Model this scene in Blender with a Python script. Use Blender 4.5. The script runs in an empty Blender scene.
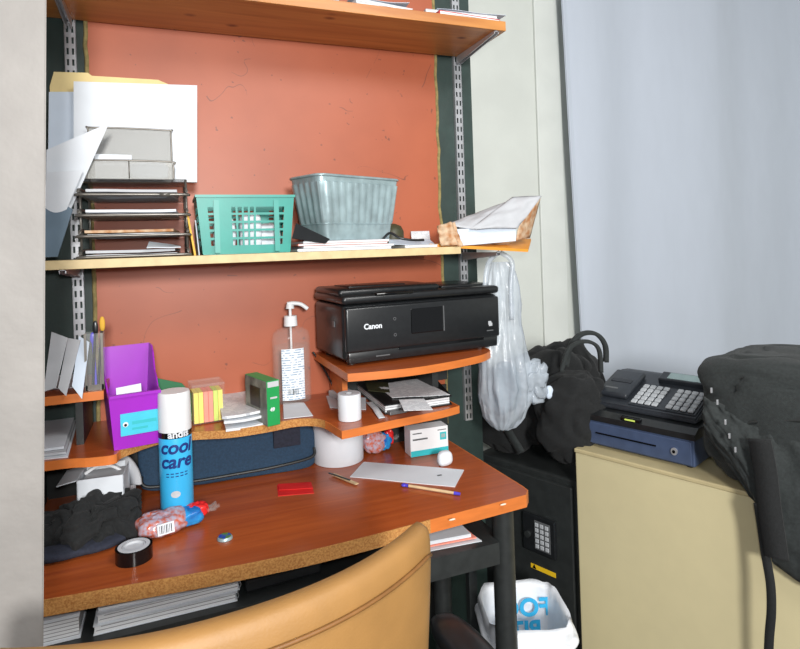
import bpy, bmesh, math, random
from mathutils import Vector, Matrix, Euler, noise
random.seed(7)
SC = bpy.context.scene
COL = SC.collection
R = math.radians
PI = math.pi

# ------------------------------------------------------------------ camera
F = 587.0; CX, CY = 400.0, 245.5; ROLL = 0.033; YAW = R(21.4); EYE = 1.35
_f = Vector((math.sin(YAW), math.cos(YAW), 0)); _r = Vector((math.cos(YAW), -math.sin(YAW), 0)); _u = Vector((0, 0, 1))
cR = _r*math.cos(ROLL) - _u*math.sin(ROLL)
cU = _r*math.sin(ROLL) + _u*math.cos(ROLL)
CAMP = Vector((0, 0, EYE))
cam = bpy.data.cameras.new('camera'); camo = bpy.data.objects.new('camera', cam); COL.objects.link(camo)
cam.sensor_width = 36; cam.lens = F/800*36
cam.shift_y = -(324.5-CY)/800; cam.clip_start = 0.02
M = Matrix((cR, cU, -_f)).transposed().to_4x4(); M.translation = CAMP
camo.matrix_world = M
SC.camera = camo

def P(px, py, z=None, y=None, d=None):
    """point of the room seen at a pixel, on a level z, on the plane y or at depth d"""
    ray = _f + cR*((px-CX)/F) + cU*((CY-py)/F)
    if z is not None: t = (z-EYE)/ray.z
    elif y is not None: t = y/ray.y
    else: t = d
    return CAMP + ray*t

# ------------------------------------------------------------------ materials
def s2l(c):
    c = c/255.0
    return c/12.92 if c <= .04045 else ((c+.055)/1.055)**2.4
def lin(rgb, k=1.0): return (min(1, s2l(rgb[0])*k), min(1, s2l(rgb[1])*k), min(1, s2l(rgb[2])*k), 1)
def nodes(name):
    m = bpy.data.materials.new(name); m.use_nodes = True
    return m, m.node_tree, m.node_tree.nodes['Principled BSDF']
def mat(name, rgb, rough=.5, var=.08, scale=30, stretch=(1,1,1), bump=0, bscale=None, metal=0, spec=.5, rgb2=None, detail=3, alpha=1, trans=0, coat=0, sheen=0, lo=.35, hi=.65):
    m, nt, b = nodes(name)
    L = nt.links
    tc = nt.nodes.new('ShaderNodeTexCoord'); mp = nt.nodes.new('ShaderNodeMapping')
    mp.inputs['Scale'].default_value = stretch
    L.new(tc.outputs['Object'], mp.inputs['Vector'])
    nz = nt.nodes.new('ShaderNodeTexNoise'); nz.inputs['Scale'].default_value = scale; nz.inputs['Detail'].default_value = detail
    L.new(mp.outputs['Vector'], nz.inputs['Vector'])
    cr = nt.nodes.new('ShaderNodeValToRGB')
    cr.color_ramp.elements[0].position = lo; cr.color_ramp.elements[1].position = hi
    cr.color_ramp.elements[0].color = lin(rgb, 1-var) if rgb2 is None else lin(rgb2)
    cr.color_ramp.elements[1].color = lin(rgb, 1+var) if rgb2 is None else lin(rgb)
    L.new(nz.outputs['Fac'], cr.inputs['Fac']); L.new(cr.outputs['Color'], b.inputs['Base Color'])
    b.inputs['Roughness'].default_value = rough; b.inputs['Metallic'].default_value = metal
    b.inputs['Specular IOR Level'].default_value = spec
    b.inputs['Alpha'].default_value = alpha; b.inputs['Transmission Weight'].default_value = trans
    b.inputs['Coat Weight'].default_value = coat; b.inputs['Coat Roughness'].default_value = .15
    b.inputs['Sheen Weight'].default_value = sheen
    if bump:
        n2 = nt.nodes.new('ShaderNodeTexNoise'); n2.inputs['Scale'].default_value = bscale or scale*3; n2.inputs['Detail'].default_value = 4
        L.new(mp.outputs['Vector'], n2.inputs['Vector'])
        bp = nt.nodes.new('ShaderNodeBump'); bp.inputs['Strength'].default_value = bump; bp.inputs['Distance'].default_value = .004
        L.new(n2.outputs['Fac'], bp.inputs['Height']); L.new(bp.outputs['Normal'], b.inputs['Normal'])
    return m

def mat_panel():
    m, nt, b = nodes('red_panel'); L = nt.links
    tc = nt.nodes.new('ShaderNodeTexCoord')
    n1 = nt.nodes.new('ShaderNodeTexNoise'); n1.inputs['Scale'].default_value = 4; n1.inputs['Detail'].default_value = 6
    L.new(tc.outputs['Object'], n1.inputs['Vector'])
    cr = nt.nodes.new('ShaderNodeValToRGB')
    cr.color_ramp.elements[0].color = lin((162, 82, 51)); cr.color_ramp.elements[1].color = lin((177, 93, 60))
    cr.color_ramp.elements[0].position = .3; cr.color_ramp.elements[1].position = .7
    L.new(n1.outputs['Fac'], cr.inputs['Fac'])
    # thin dark scratches, where a distorted noise crosses its middle value and a second noise allows it
    n2 = nt.nodes.new('ShaderNodeTexNoise'); n2.inputs['Scale'].default_value = 3.2; n2.inputs['Detail'].default_value = 2; n2.inputs['Distortion'].default_value = .6
    L.new(tc.outputs['Object'], n2.inputs['Vector'])
    s1 = nt.nodes.new('ShaderNodeMath'); s1.operation = 'SUBTRACT'; s1.inputs[1].default_value = .5; L.new(n2.outputs['Fac'], s1.inputs[0])
    s2 = nt.nodes.new('ShaderNodeMath'); s2.operation = 'ABSOLUTE'; L.new(s1.outputs[0], s2.inputs[0])
    s3 = nt.nodes.new('ShaderNodeMath'); s3.operation = 'LESS_THAN'; s3.inputs[1].default_value = .0014; L.new(s2.outputs[0], s3.inputs[0])
    n3 = nt.nodes.new('ShaderNodeTexNoise'); n3.inputs['Scale'].default_value = 7; L.new(tc.outputs['Object'], n3.inputs['Vector'])
    s4 = nt.nodes.new('ShaderNodeMath'); s4.operation = 'GREATER_THAN'; s4.inputs[1].default_value = .54; L.new(n3.outputs['Fac'], s4.inputs[0])
    # specks
    n4 = nt.nodes.new('ShaderNodeTexNoise'); n4.inputs['Scale'].default_value = 55; L.new(tc.outputs['Object'], n4.inputs['Vector'])
    s6 = nt.nodes.new('ShaderNodeMath'); s6.operation = 'GREATER_THAN'; s6.inputs[1].default_value = .74; L.new(n4.outputs['Fac'], s6.inputs[0])
    s5 = nt.nodes.new('ShaderNodeMath'); s5.operation = 'MULTIPLY'; L.new(s3.outputs[0], s5.inputs[0]); L.new(s4.outputs[0], s5.inputs[1])
    s7 = nt.nodes.new('ShaderNodeMath'); s7.operation = 'MAXIMUM'; L.new(s5.outputs[0], s7.inputs[0]); L.new(s6.outputs[0], s7.inputs[1])
    s8 = nt.nodes.new('ShaderNodeMath'); s8.operation = 'MULTIPLY'; s8.inputs[1].default_value = .55; L.new(s7.outputs[0], s8.inputs[0])
    mx = nt.nodes.new('ShaderNodeMixRGB'); L.new(s8.outputs[0], mx.inputs['Fac']); L.new(cr.outputs['Color'], mx.inputs['Color1'])
    mx.inputs['Color2'].default_value = lin((70, 45, 40)); L.new(mx.outputs['Color'], b.inputs['Base Color'])
    b.inputs['Roughness'].default_value = .45
    return m

def mat_wood(name, a, bcol, scale=3, knots=False, rough=.35, axis=0):
    m, nt, b = nodes(name); L = nt.links
    tc = nt.nodes.new('ShaderNodeTexCoord'); mp = nt.nodes.new('ShaderNodeMapping')
    st = [18, 18, 18]; st[axis] = 1.2; mp.inputs['Scale'].default_value = st
    L.new(tc.outputs['Object'], mp.inputs['Vector'])
    n1 = nt.nodes.new('ShaderNodeTexNoise'); n1.inputs['Scale'].default_value = scale; n1.inputs['Detail'].default_value = 5; n1.inputs['Distortion'].default_value = .8
    L.new(mp.outputs['Vector'], n1.inputs['Vector'])
    cr = nt.nodes.new('ShaderNodeValToRGB')
    cr.color_ramp.elements[0].position = .3; cr.color_ramp.elements[1].position = .7
    cr.color_ramp.elements[0].color = lin(a); cr.color_ramp.elements[1].color = lin(bcol)
    L.new(n1.outputs['Fac'], cr.inputs['Fac'])
    out = cr.outputs['Color']
    if knots:
        v = nt.nodes.new('ShaderNodeTexVoronoi'); v.inputs['Scale'].default_value = 7
        mp2 = nt.nodes.new('ShaderNodeMapping'); mp2.inputs['Scale'].default_value = (1.0, 1.5, .02)
        L.new(tc.outputs['Object'], mp2.inputs['Vector']); L.new(mp2.outputs['Vector'], v.inputs['Vector'])
        c2 = nt.nodes.new('ShaderNodeValToRGB'); c2.color_ramp.elements[0].position = .05; c2.color_ramp.elements[1].position = .14
        c2.color_ramp.elements[0].color = (1,1,1,1); c2.color_ramp.elements[1].color = (0,0,0,1)
        L.new(v.outputs['Distance'], c2.inputs['Fac'])
        mx = nt.nodes.new('ShaderNodeMixRGB'); L.new(c2.outputs['Color'], mx.inputs['Fac']); L.new(out, mx.inputs['Color1'])
        mx.inputs['Color2'].default_value = lin((120, 62, 22)); out = mx.outputs['Color']
    L.new(out, b.inputs['Base Color']); b.inputs['Roughness'].default_value = rough
    return m

def mat_bands(name, base, ink, axis='Z', freq=160, width=.35, rough=.6, sub=60):
    """white paper with rows of unreadable small print, or with the edges of pages"""
    m, nt, b = nodes(name); L = nt.links
    tc = nt.nodes.new('ShaderNodeTexCoord'); sp = nt.nodes.new('ShaderNodeSeparateXYZ'); L.new(tc.outputs['Object'], sp.inputs[0])
    mu = nt.nodes.new('ShaderNodeMath'); mu.operation = 'MULTIPLY'; mu.inputs[1].default_value = freq; L.new(sp.outputs[axis], mu.inputs[0])
    fr = nt.nodes.new('ShaderNodeMath'); fr.operation = 'FRACT'; L.new(mu.outputs[0], fr.inputs[0])
    lt = nt.nodes.new('ShaderNodeMath'); lt.operation = 'LESS_THAN'; lt.inputs[1].default_value = width; L.new(fr.outputs[0], lt.inputs[0])
    nz = nt.nodes.new('ShaderNodeTexNoise'); nz.inputs['Scale'].default_value = sub; L.new(tc.outputs['Object'], nz.inputs['Vector'])
    gt = nt.nodes.new('ShaderNodeMath'); gt.operation = 'GREATER_THAN'; gt.inputs[1].default_value = .47; L.new(nz.outputs['Fac'], gt.inputs[0])
    ml = nt.nodes.new('ShaderNodeMath'); ml.operation = 'MULTIPLY'; L.new(lt.outputs[0], ml.inputs[0]); L.new(gt.outputs[0], ml.inputs[1])
    mx = nt.nodes.new('ShaderNodeMixRGB'); L.new(ml.outputs[0], mx.inputs['Fac'])
    mx.inputs['Color1'].default_value = lin(base); mx.inputs['Color2'].default_value = lin(ink)
    L.new(mx.outputs['Color'], b.inputs['Base Color']); b.inputs['Roughness'].default_value = rough
    return m

def mat_meshmetal(): return mat('wire_mesh', (150, 150, 146), .45, .12, 400, alpha=.42, metal=.2)

m_panel = mat_panel()
m_green = mat('dark_green_paint', (40, 58, 54), .55, .2, 12, bump=.2)
m_white = mat('white_wall', (206, 210, 204), .7, .03, 6, bump=.15, bscale=60)
m_trim = mat('white_trim', (214, 218, 213), .55, .03, 8)
m_jamb = mat('old_grey_paint', (142, 138, 134), .6, .06, 9, bump=.9, bscale=14)
m_floor = mat('dark_floor', (58, 50, 46), .6, .2, 14)
m_curt = mat('curtain_cloth', (190, 198, 210), .8, .012, 9, (2, 2, .6), sheen=.3)
m_lam = mat_wood('cherry_laminate', (152, 70, 32), (176, 88, 42), 3, rough=.28)
m_lamedge = mat('orange_edge_band', (204, 114, 52), .4, .08, 14, (1, 1, 6))
m_chip = mat('chipboard_edge', (204, 150, 84), .75, .1, 260, rgb2=(172, 112, 54), detail=2, bump=.5)
m_pine = mat_wood('knotty_pine', (172, 106, 48), (204, 140, 74), 1.6, True, .4)
m_shelf = mat('pale_shelf_edge', (206, 184, 138), .55, .08, 40)
m_blackm = mat('black_metal', (40, 43, 43), .45, .15, 40)
m_blackp = mat('black_plastic', (28, 30, 32), .3, .12, 60)
m_blackg = mat('glossy_black', (12, 13, 15), .08, .05, 20)
m_greyp = mat('grey_plastic', (90, 92, 94), .4, .08, 40)
m_steel = mat('bright_steel', (190, 192, 196), .35, .06, 30, metal=.6)
m_dsteel = mat('dark_wire', (120, 116, 110), .35, .1, 40, metal=.6)
m_mesh = mat_meshmetal()
m_galv = mat('galvanized_steel', (160, 180, 184), .34, .16, 26, metal=.4, bump=.1)
m_paper = mat('white_paper', (216, 221, 227), .75, .02, 20)
m_paperb = mat('bluish_paper', (206, 218, 232), .75, .02, 20)
m_greypaper = mat('grey_paper', (188, 190, 194), .75, .05, 20)
m_print = mat_bands('printed_paper', (224, 227, 230), (184, 188, 194), 'Y', 170, .4, sub=60)
m_pages = mat_bands('page_edges', (226, 228, 230), (140, 140, 145), 'Z', 160, .22, sub=5)
m_manila = mat('manila_card', (226, 204, 146), .7, .05, 20)
m_yell = mat('yellow_card', (226, 176, 54), .6, .06, 20)
m_orange = mat('orange_envelope', (228, 150, 44), .6, .06, 20)
m_kraft = mat('torn_kraft', (176, 122, 78), .8, .2, 50, bump=.4, rgb2=(206, 180, 150))
m_teal = mat('teal_plastic', (38, 146, 134), .4, .06, 20)
m_tealp = mat('teal_print', (46, 178, 186), .5, .04, 20)
m_purple = mat('purple_plastic', (156, 40, 186), .35, .06, 8)
m_cyan = mat('cyan_label', (62, 190, 214), .5, .04, 30)
m_canblue = mat('can_blue', (58, 178, 232), .3, .05, 12)
m_navy = mat('navy_print', (26, 52, 120), .4, .05, 30)
m_bluecloth = mat('blue_cloth', (34, 60, 84), .85, .15, 200, bump=.3, bscale=500)
m_blackcloth = mat('black_cloth', (21, 23, 24), .9, .25, 220, bump=.35, bscale=500, sheen=.04)
m_blackcloth2 = mat('black_canvas', (37, 42, 42), .85, .2, 160, bump=.35, bscale=600, sheen=.06)
m_navycloth = mat('dark_navy_cloth', (36, 40, 54), .9, .2, 120, bump=.3)
m_tan = mat('tan_leather', (148, 109, 60), .55, .1, 10, bump=.12, bscale=300)
m_tanseam = mat('tan_piping', (124, 84, 42), .5, .1, 40)
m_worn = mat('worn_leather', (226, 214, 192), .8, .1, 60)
m_beige = mat('beige_enamel', (202, 191, 152), .5, .015, 20)
m_beigetop = mat('beige_top', (186, 172, 132), .5, .04, 30)
m_regblue = mat('slate_blue_metal', (62, 76, 104), .45, .08, 40)
m_regtop = mat('dark_register_plastic', (44, 48, 54), .4, .1, 60)
m_key = mat('grey_key', (176, 180, 184), .5, .04, 40)
m_lcd = mat('display_grey', (150, 172, 172), .25, .05, 30)
m_wplast = mat('white_plastic', (226, 228, 230), .4, .02, 20)
m_clear = mat('clear_plastic', (225, 228, 226), .12, .02, 20, alpha=.07)
m_gel = mat('clear_gel', (196, 188, 182), .1, .03, 20, alpha=.08)
m_film = mat('bag_film', (196, 206, 216), .22, .12, 14, alpha=.5, bump=.5, bscale=45)
m_trashw = mat('white_bag_film', (226, 230, 236), .35, .04, 12, bump=.35, bscale=40)
m_skyblue = mat('light_blue_ink', (44, 166, 216), .5, .04, 20)
m_gbox = mat('green_card', (30, 150, 78), .45, .06, 20)
m_dgreen = mat('dark_green_card', (24, 104, 62), .45, .06, 20)
m_gboxside = mat('greyed_card', (136, 140, 132), .5, .15, 30, rgb2=(86, 92, 88))
m_ynote = mat('yellow_notes', (240, 226, 110), .7, .04, 20)
m_pnote = mat('pink_notes', (246, 150, 130), .7, .04, 20)
m_gnote = mat('lime_notes', (206, 226, 104), .7, .04, 20)
m_red = mat('red_card', (206, 34, 32), .5, .06, 20)
m_candy = mat('candy_wrapper', (190, 96, 70), .18, .1, 110, rgb2=(176, 168, 184), lo=.36, hi=.64)
m_candyblue = mat('blue_wrapper', (44, 150, 214), .25, .1, 40, rgb2=(30, 96, 176))
m_candyred = mat('red_wrapper', (222, 44, 44), .25, .08, 30)
m_ylab = mat('yellow_sticker', (238, 194, 34), .5, .05, 30)
m_brush = mat('yellow_bristle', (206, 160, 50), .7, .1, 60)
m_gold = mat('cap_green', (90, 130, 60), .35, .1, 90, rgb2=(40, 70, 170), lo=.45, hi=.55)
m_wood = mat('plain_wood_stick', (206, 180, 140), .6, .1, 40)
m_violet = mat('violet_plastic', (80, 70, 200), .35, .05, 20)
m_foam = mat('yellowed_foam', (142, 128, 82), .9, .25, 60, bump=.6)
m_slate = mat('slate_card', (88, 108, 124), .6, .1, 12)
m_olive = mat('olive_cover', (66, 66, 44), .5, .2, 30)

# ------------------------------------------------------------------ mesh helpers
def finish(name, bm, m, parent=None, smooth=False, label=None):
    bmesh.ops.remove_doubles(bm, verts=bm.verts[:], dist=1e-6)
    bmesh.ops.recalc_face_normals(bm, faces=bm.faces[:])
    me = bpy.data.meshes.new(name); bm.to_mesh(me); bm.free()
    if smooth:
        for p in me.polygons: p.use_smooth = True
        if smooth is not True: me.set_sharp_from_angle(angle=R(smooth))
    me.materials.append(m)
    o = bpy.data.objects.new(name, me); COL.objects.link(o)
    if parent: o.parent = parent
    if label: o['label'] = label
    return o
def tag(o, label, cat, group=None, kind=None):
    if label: o['label'] = label
    if cat: o['category'] = cat
    if group: o['group'] = group
    if kind: o['kind'] = kind
    return o
def thing(name, label, cat, loc, rz=0, group=None, rot=None):
    o = bpy.data.objects.new(name, None); COL.objects.link(o)
    o.location = loc; o.rotation_euler = rot or (0, 0, rz); o.empty_display_size = .02
    return tag(o, label, cat, group)
def struct(name, bm, m, smooth=False):
    o = finish(name, bm, m, None, smooth); o['kind'] = 'structure'; return o
def solo(name, bm, m, label, cat, loc=(0, 0, 0), rz=0, group=None, smooth=False, rot=None):
    o = finish(name, bm, m, None, smooth); o.location = loc; o.rotation_euler = rot or (0, 0, rz)
    return tag(o, label, cat, group)
def B(): return bmesh.new()
def box(bm, x0, x1, y0, y1, z0, z1, bev=0, seg=2, mtx=None):
    r = bmesh.ops.create_cube(bm, size=1)
    vs = r['verts']
    T = Matrix.Translation(((x0+x1)/2, (y0+y1)/2, (z0+z1)/2)) @ Matrix.Diagonal((abs(x1-x0), abs(y1-y0), abs(z1-z0), 1))
    bmesh.ops.transform(bm, matrix=T, verts=vs)
    if bev:
        es = list({e for v in vs for e in v.link_edges})
        q = bmesh.ops.bevel(bm, geom=vs+es, offset=bev, segments=seg, affect='EDGES', profile=.5)
        vs = list({v for f in q['faces'] for v in f.verts} | {v for v in vs if v.is_valid})
    if mtx is not None: bmesh.ops.transform(bm, matrix=mtx, verts=vs)
    return bm
def cyl(bm, p0, p1, r0, r1=None, seg=20, caps=True):
    p0, p1 = Vector(p0), Vector(p1); r1 = r0 if r1 is None else r1
    d = p1-p0; q = d.to_track_quat('Z', 'Y').to_matrix().to_4x4()
    bmesh.ops.create_cone(bm, cap_ends=caps, segments=seg, radius1=r0, radius2=r1, depth=d.length, matrix=Matrix.Translation((p0+p1)/2) @ q)
    return bm
def lathe(bm, prof, seg=32, sx=1, sy=1, closed=False):
    rings = []
    for r, z in prof:
        rings.append([bm.verts.new((r*math.cos(2*PI*i/seg)*sx, r*math.sin(2*PI*i/seg)*sy, z)) for i in range(seg)])
    for a, b in zip(rings[:-1], rings[1:]):
        for i in range(seg):
            j = (i+1) % seg
            bm.faces.new((a[i], a[j], b[j], b[i]))
    if closed:
        a, b = rings[-1], rings[0]
        for i in range(seg):
            j = (i+1) % seg; bm.faces.new((a[i], a[j], b[j], b[i]))
    else:
        if prof[0][0] > 1e-5: bm.faces.new(rings[0][::-1])
        if prof[-1][0] > 1e-5: bm.faces.new(rings[-1])
    return bm
def prism(bm, poly, z0, z1, mtx=None):
    a = [bm.verts.new((p[0], p[1], z0)) for p in poly]; b = [bm.verts.new((p[0], p[1], z1)) for p in poly]
    n = len(poly)
    bm.faces.new(a[::-1]); bm.faces.new(b)
    for i in range(n):
        j = (i+1) % n; bm.faces.new((a[i], a[j], b[j], b[i]))
    if mtx is not None: bmesh.ops.transform(bm, matrix=mtx, verts=a+b)
    return bm
def smoothpath(pts, n=8):
    pts = [Vector(p) for p in pts]; out = []
    for i in range(len(pts)-1):
        p0 = pts[max(i-1, 0)]; p1 = pts[i]; p2 = pts[i+1]; p3 = pts[min(i+2, len(pts)-1)]
        for k in range(n):
            t = k/n
            out.append(.5*((2*p1)+(p2-p0)*t+(2*p0-5*p1+4*p2-p3)*t*t+(3*p1-p0-3*p2+p3)*t**3))
    out.append(pts[-1]); return out
def sweep(bm, pts, section, up=(0, 0, 1), closed=False):
    """sweep a cross-section [(a,b)] along the points; a is sideways, b along the moving normal"""
    pts = [Vector(p) for p in pts]; n = len(pts); rings = []
    up = Vector(up)
    for i, p in enumerate(pts):
        if closed: t = pts[(i+1) % n]-pts[i-1]
        else: t = pts[min(i+1, n-1)]-pts[max(i-1, 0)]
        t.normalize()
        s = t.cross(up)
        if s.length < 1e-4: s = t.cross(Vector((1, 0, 0)))
        s.normalize(); w = s.cross(t)
        rings.append([bm.verts.new(p+s*a+w*b) for a, b in section])
    k = len(section); rng = range(n) if closed else range(n-1)
    for i in rng:
        a, b = rings[i], rings[(i+1) % n]
        for j in range(k):
            bm.faces.new((a[j], a[(j+1) % k], b[(j+1) % k], b[j]))
    if not closed: bm.faces.new(rings[0][::-1]); bm.faces.new(rings[-1])
    return bm
def circ(r, n=8): return [(r*math.cos(2*PI*i/n), r*math.sin(2*PI*i/n)) for i in range(n)]
def rect(a, b): return [(-a/2, -b/2), (a/2, -b/2), (a/2, b/2), (-a/2, b/2)]
def tube(bm, pts, r, n=8, up=(0, 0, 1), closed=False): return sweep(bm, pts, circ(r, n), up, closed)
def grid(bm, fn, nu, nv, thick=0):
    vs = [[bm.verts.new(fn(i/nu, j/nv)) for j in range(nv+1)] for i in range(nu+1)]
    fs = []
    for i in range(nu):
        for j in range(nv): fs.append(bm.faces.new((vs[i][j], vs[i+1][j], vs[i+1][j+1], vs[i][j+1])))
    if thick:
        bmesh.ops.recalc_face_normals(bm, faces=fs)
        bmesh.ops.solidify(bm, geom=fs, thickness=thick)
    return bm
def lattice(bm, fn, us, vs, holes, thick):
    V = {}
    def g(i, j):
        if (i, j) not in V: V[i, j] = bm.verts.new(fn(us[i], vs[j]))
        return V[i, j]
    fs = []
    for i in range(len(us)-1):
        for j in range(len(vs)-1):
            if holes(i, j): continue
            fs.append(bm.faces.new((g(i, j), g(i+1, j), g(i+1, j+1), g(i, j+1))))
    bmesh.ops.solidify(bm, geom=fs, thickness=thick)
    return bm
def spow(c, e): return math.copysign(abs(c)**e, c)
def blob(bm, c, rad, ex=.6, amp=0, freq=8, nu=56, nv=32, zmin=None, mtx=None, seed=0, ridge=0, fold=None, ez=None):
    """soft closed body: superellipsoid with cloth wrinkles"""
    c = Vector(c); ez = ez or ex
    rows = []
    for j in range(nv+1):
        ph = -PI/2+PI*j/nv; row = []
        for i in range(nu):
            th = 2*PI*i/nu
            n = Vector((spow(math.cos(ph), ez)*spow(math.cos(th), ex), spow(math.cos(ph), ez)*spow(math.sin(th), ex), spow(math.sin(ph), ez)))
            p = Vector((n.x*rad[0], n.y*rad[1], n.z*rad[2]))
            q = (p+c)*freq+Vector((seed*7.1, seed*3.3, seed*5.7))
            k = noise.noise(q)*amp + noise.noise(q*2.6)*amp*.45
            if ridge: k -= ridge*max(0, 1-abs(noise.noise(q*1.3+Vector((9, 2, 4))))*7)
            d = p.normalized() if p.length > 1e-6 else Vector((0, 0, 1))
            p = p+d*k
            if fold: p = fold(p)
            p = c+p
            if zmin is not None and p.z < zmin: p.z = zmin
            row.append(p)
        rows.append(row)
    vr = []
    for j, row in enumerate(rows):
        if j in (0, nv): vr.append([bm.verts.new(sum(row, Vector())/len(row))])
        else: vr.append([bm.verts.new(p) for p in row])
    for j in range(nv):
        a, b = vr[j], vr[j+1]
        for i in range(nu):
            k = (i+1) % nu
            if j == 0: bm.faces.new((a[0], b[k], b[i]))
            elif j == nv-1: bm.faces.new((a[i], a[k], b[0]))
            else: bm.faces.new((a[i], a[k], b[k], b[i]))
    if mtx is not None: bmesh.ops.transform(bm, matrix=mtx, verts=[v for r in vr for v in r])
    return bm
def text_bm(body, size, ext=.0003, bold=0, shear=0, align='LEFT', spacing=1, mirror=False, wrap=None, mtx=None):
    cu = bpy.data.curves.new('lettering', 'FONT'); cu.body = body; cu.size = size; cu.extrude = ext; cu.offset = bold; cu.shear = shear
    cu.align_x = align; cu.space_character = spacing
    o = bpy.data.objects.new('lettering', cu); COL.objects.link(o)
    dg = bpy.context.evaluated_depsgraph_get()
    me = bpy.data.meshes.new_from_object(o.evaluated_get(dg))
    bm = bmesh.new(); bm.from_mesh(me)
    bpy.data.objects.remove(o); bpy.data.curves.remove(cu); bpy.data.meshes.remove(me)
    if mirror:
        for v in bm.verts: v.co.x = -v.co.x
    if wrap:
        bmesh.ops.triangulate(bm, faces=bm.faces[:])
        for _ in range(7):
            le = [e for e in bm.edges if abs(e.verts[0].co.x-e.verts[1].co.x) > .004]
            if not le: break
            bmesh.ops.subdivide_edges(bm, edges=le, cuts=1)
            bmesh.ops.triangulate(bm, faces=bm.faces[:])
    if wrap:
        for v in bm.verts:
            a = v.co.x/wrap; rr = wrap+.0013+v.co.z
            v.co = Vector((rr*math.sin(a), -rr*math.cos(a), v.co.y))
    else:
        # stand upright, facing -y
        for v in bm.verts: v.co = Vector((v.co.x, -v.co.z, v.co.y))
    if mtx is not None: bmesh.ops.transform(bm, matrix=mtx, verts=bm.verts[:])
    return bm
def sheet(name, label, cat, corners, m=None, thick=.0008, bend=0, wav=0, group=None, parent=None, n=10, seed=0):
    """a sheet of paper or card through four corners (near left, near right, far right, far left)"""
    c = [Vector(p) for p in corners]; o = sum(c, Vector())/4
    nrm = (c[1]-c[0]).cross(c[3]-c[0]).normalized()
    if nrm.z < 0: nrm = -nrm
    bm = B()
    def fn(u, v):
        p = (c[0]*(1-u)+c[1]*u)*(1-v)+(c[3]*(1-u)+c[2]*u)*v-o
        k = bend*(4*(u-.5)**2)+wav*(.5+.5*noise.noise(Vector((u*2.3+seed, v*2.1, seed*1.7))))
        return p+nrm*k
    grid(bm, fn, n, n, thick)
    ob = finish(name, bm, m or m_paper, parent, 40)
    if parent is None: ob.location = o; tag(ob, label, cat, group)
    return ob
def mul(*ms):
    r = Matrix.Identity(4)
    for m in ms: r = r @ m
    return r
def TR(x, y, z): return Matrix.Translation((x, y, z))
def RX(a): return Matrix.Rotation(R(a), 4, 'X')
def RY(a): return Matrix.Rotation(R(a), 4, 'Y')
def RZ(a): return Matrix.Rotation(R(a), 4, 'Z')

# ------------------------------------------------------------------ levels
YW = 1.70      # face of the nook's back board
DESK, RISER, PSH, MID, TOP = .75, .925, 1.047, 1.342, 1.95
FAR = 2.02     # white wall beyond the nook

# ------------------------------------------------------------------ setting
bm = B(); box(bm, -1.2, 3.2, -1.0, FAR+.1, -.05, 0); struct('floor', bm, m_floor)
bm = B(); box(bm, -1.0, .935, YW, FAR, 0, 2.7); struct('wall_back', bm, m_green)
bm = B(); box(bm, -1.2, 3.2, FAR, FAR+.1, 0, 2.7); struct('wall_far', bm, m_white)
bm = B(); box(bm, 3.1, 3.2, -1.0, FAR, 0, 2.7); struct('wall_right', bm, m_white)
# partition end close on the left, a little out of plumb
bm = B()
a0, a1 = P(48, 0, d=.88), P(45, 649, d=.88)
k = (a1-a0)/(a1.z-a0.z)
top = a0+k*(2.7-a0.z); bot = a0+k*(0-a0.z)
vs = []
for q in (bot, top):
    for off in ((0, 0), (-.06, .07), (-.9, .07), (-.9, 0)):
        vs.append(bm.verts.new((q.x+off[0], q.y+off[1], q.z)))
for f in ((3, 2, 1, 0), (4, 5, 6, 7), (0, 1, 5, 4), (1, 2, 6, 5), (2, 3, 7, 6), (3, 0, 4, 7)): bm.faces.new([vs[i] for i in f])
bmesh.ops.bevel(bm, geom=[e for e in bm.edges if abs(e.verts[0].co.z-e.verts[1].co.z) > 1], offset=.004, segments=2, affect='EDGES')
struct('wall_left', bm, m_jamb)
# window casing edge beside the curtain
bm = B(); xa = P(537, 150, y=FAR).x; box(bm, xa, xa+.12, FAR-.012, FAR, 0, 2.7, .003); struct('trim_1', bm, m_trim)

# red painted board with yellowed foam edges
x0, x1 = P(90, 140, y=YW).x, P(437, 150, y=YW).x
t = thing('wall_panel', 'red-brown painted board covering the nook wall behind the shelves', 'panel', (x0, YW, .78))
bm = B(); box(bm, 0, x1-x0, -.010, -.0005, 0, 1.9, .002); finish('board', bm, m_panel, t)
for xx in (0, x1-x0):
    pts = [(xx+.006*noise.noise(Vector((i*.5, xx*9, 0))), -.008, i*.03) for i in range(63)]
    bm = B(); tube(bm, pts, .006, 6, (0, 1, 0)); finish('foam_edge', bm, m_foam, t, True)

# ------------------------------------------------------------------ shelf standards, shelves, brackets
def standard(px, py, label, z0, z1):
    x = P(px, py, y=YW-.012).x
    t = thing('shelf_standard', label, 'shelf rail', (x, YW-.001, z0), 0, 'slotted shelf rails')
    n = int((z1-z0)/.028)
    us = [0, .005, .0095, .0155, .02, .025]; us = [0, .004, .009, .016, .021, .025]
    vs_ = [0]
    for i in range(n): vs_ += [i*.028+.006, i*.028+.022]
    vs_.append(z1-z0)
    bm = B()
    lattice(bm, lambda u, v: Vector((u-.0125, -.013, v)), us, vs_, lambda i, j: i in (1, 3) and j % 2 == 1, .0012)
    finish('slotted_face', bm, m_steel, t)
    for s in (-1, 1):
        bm = B(); box(bm, s*.0125-.0007, s*.0125+.0007, -.013, 0, 0, z1-z0); finish('rail_side', bm, m_steel, t)
    return x
xr = standard(460, 150, 'slotted steel shelf rail on the dark green strip at the right', .78, 2.3)
xl = standard(78, 280, 'slotted steel shelf rail on the dark board at the left', .96, 2.3)

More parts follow.
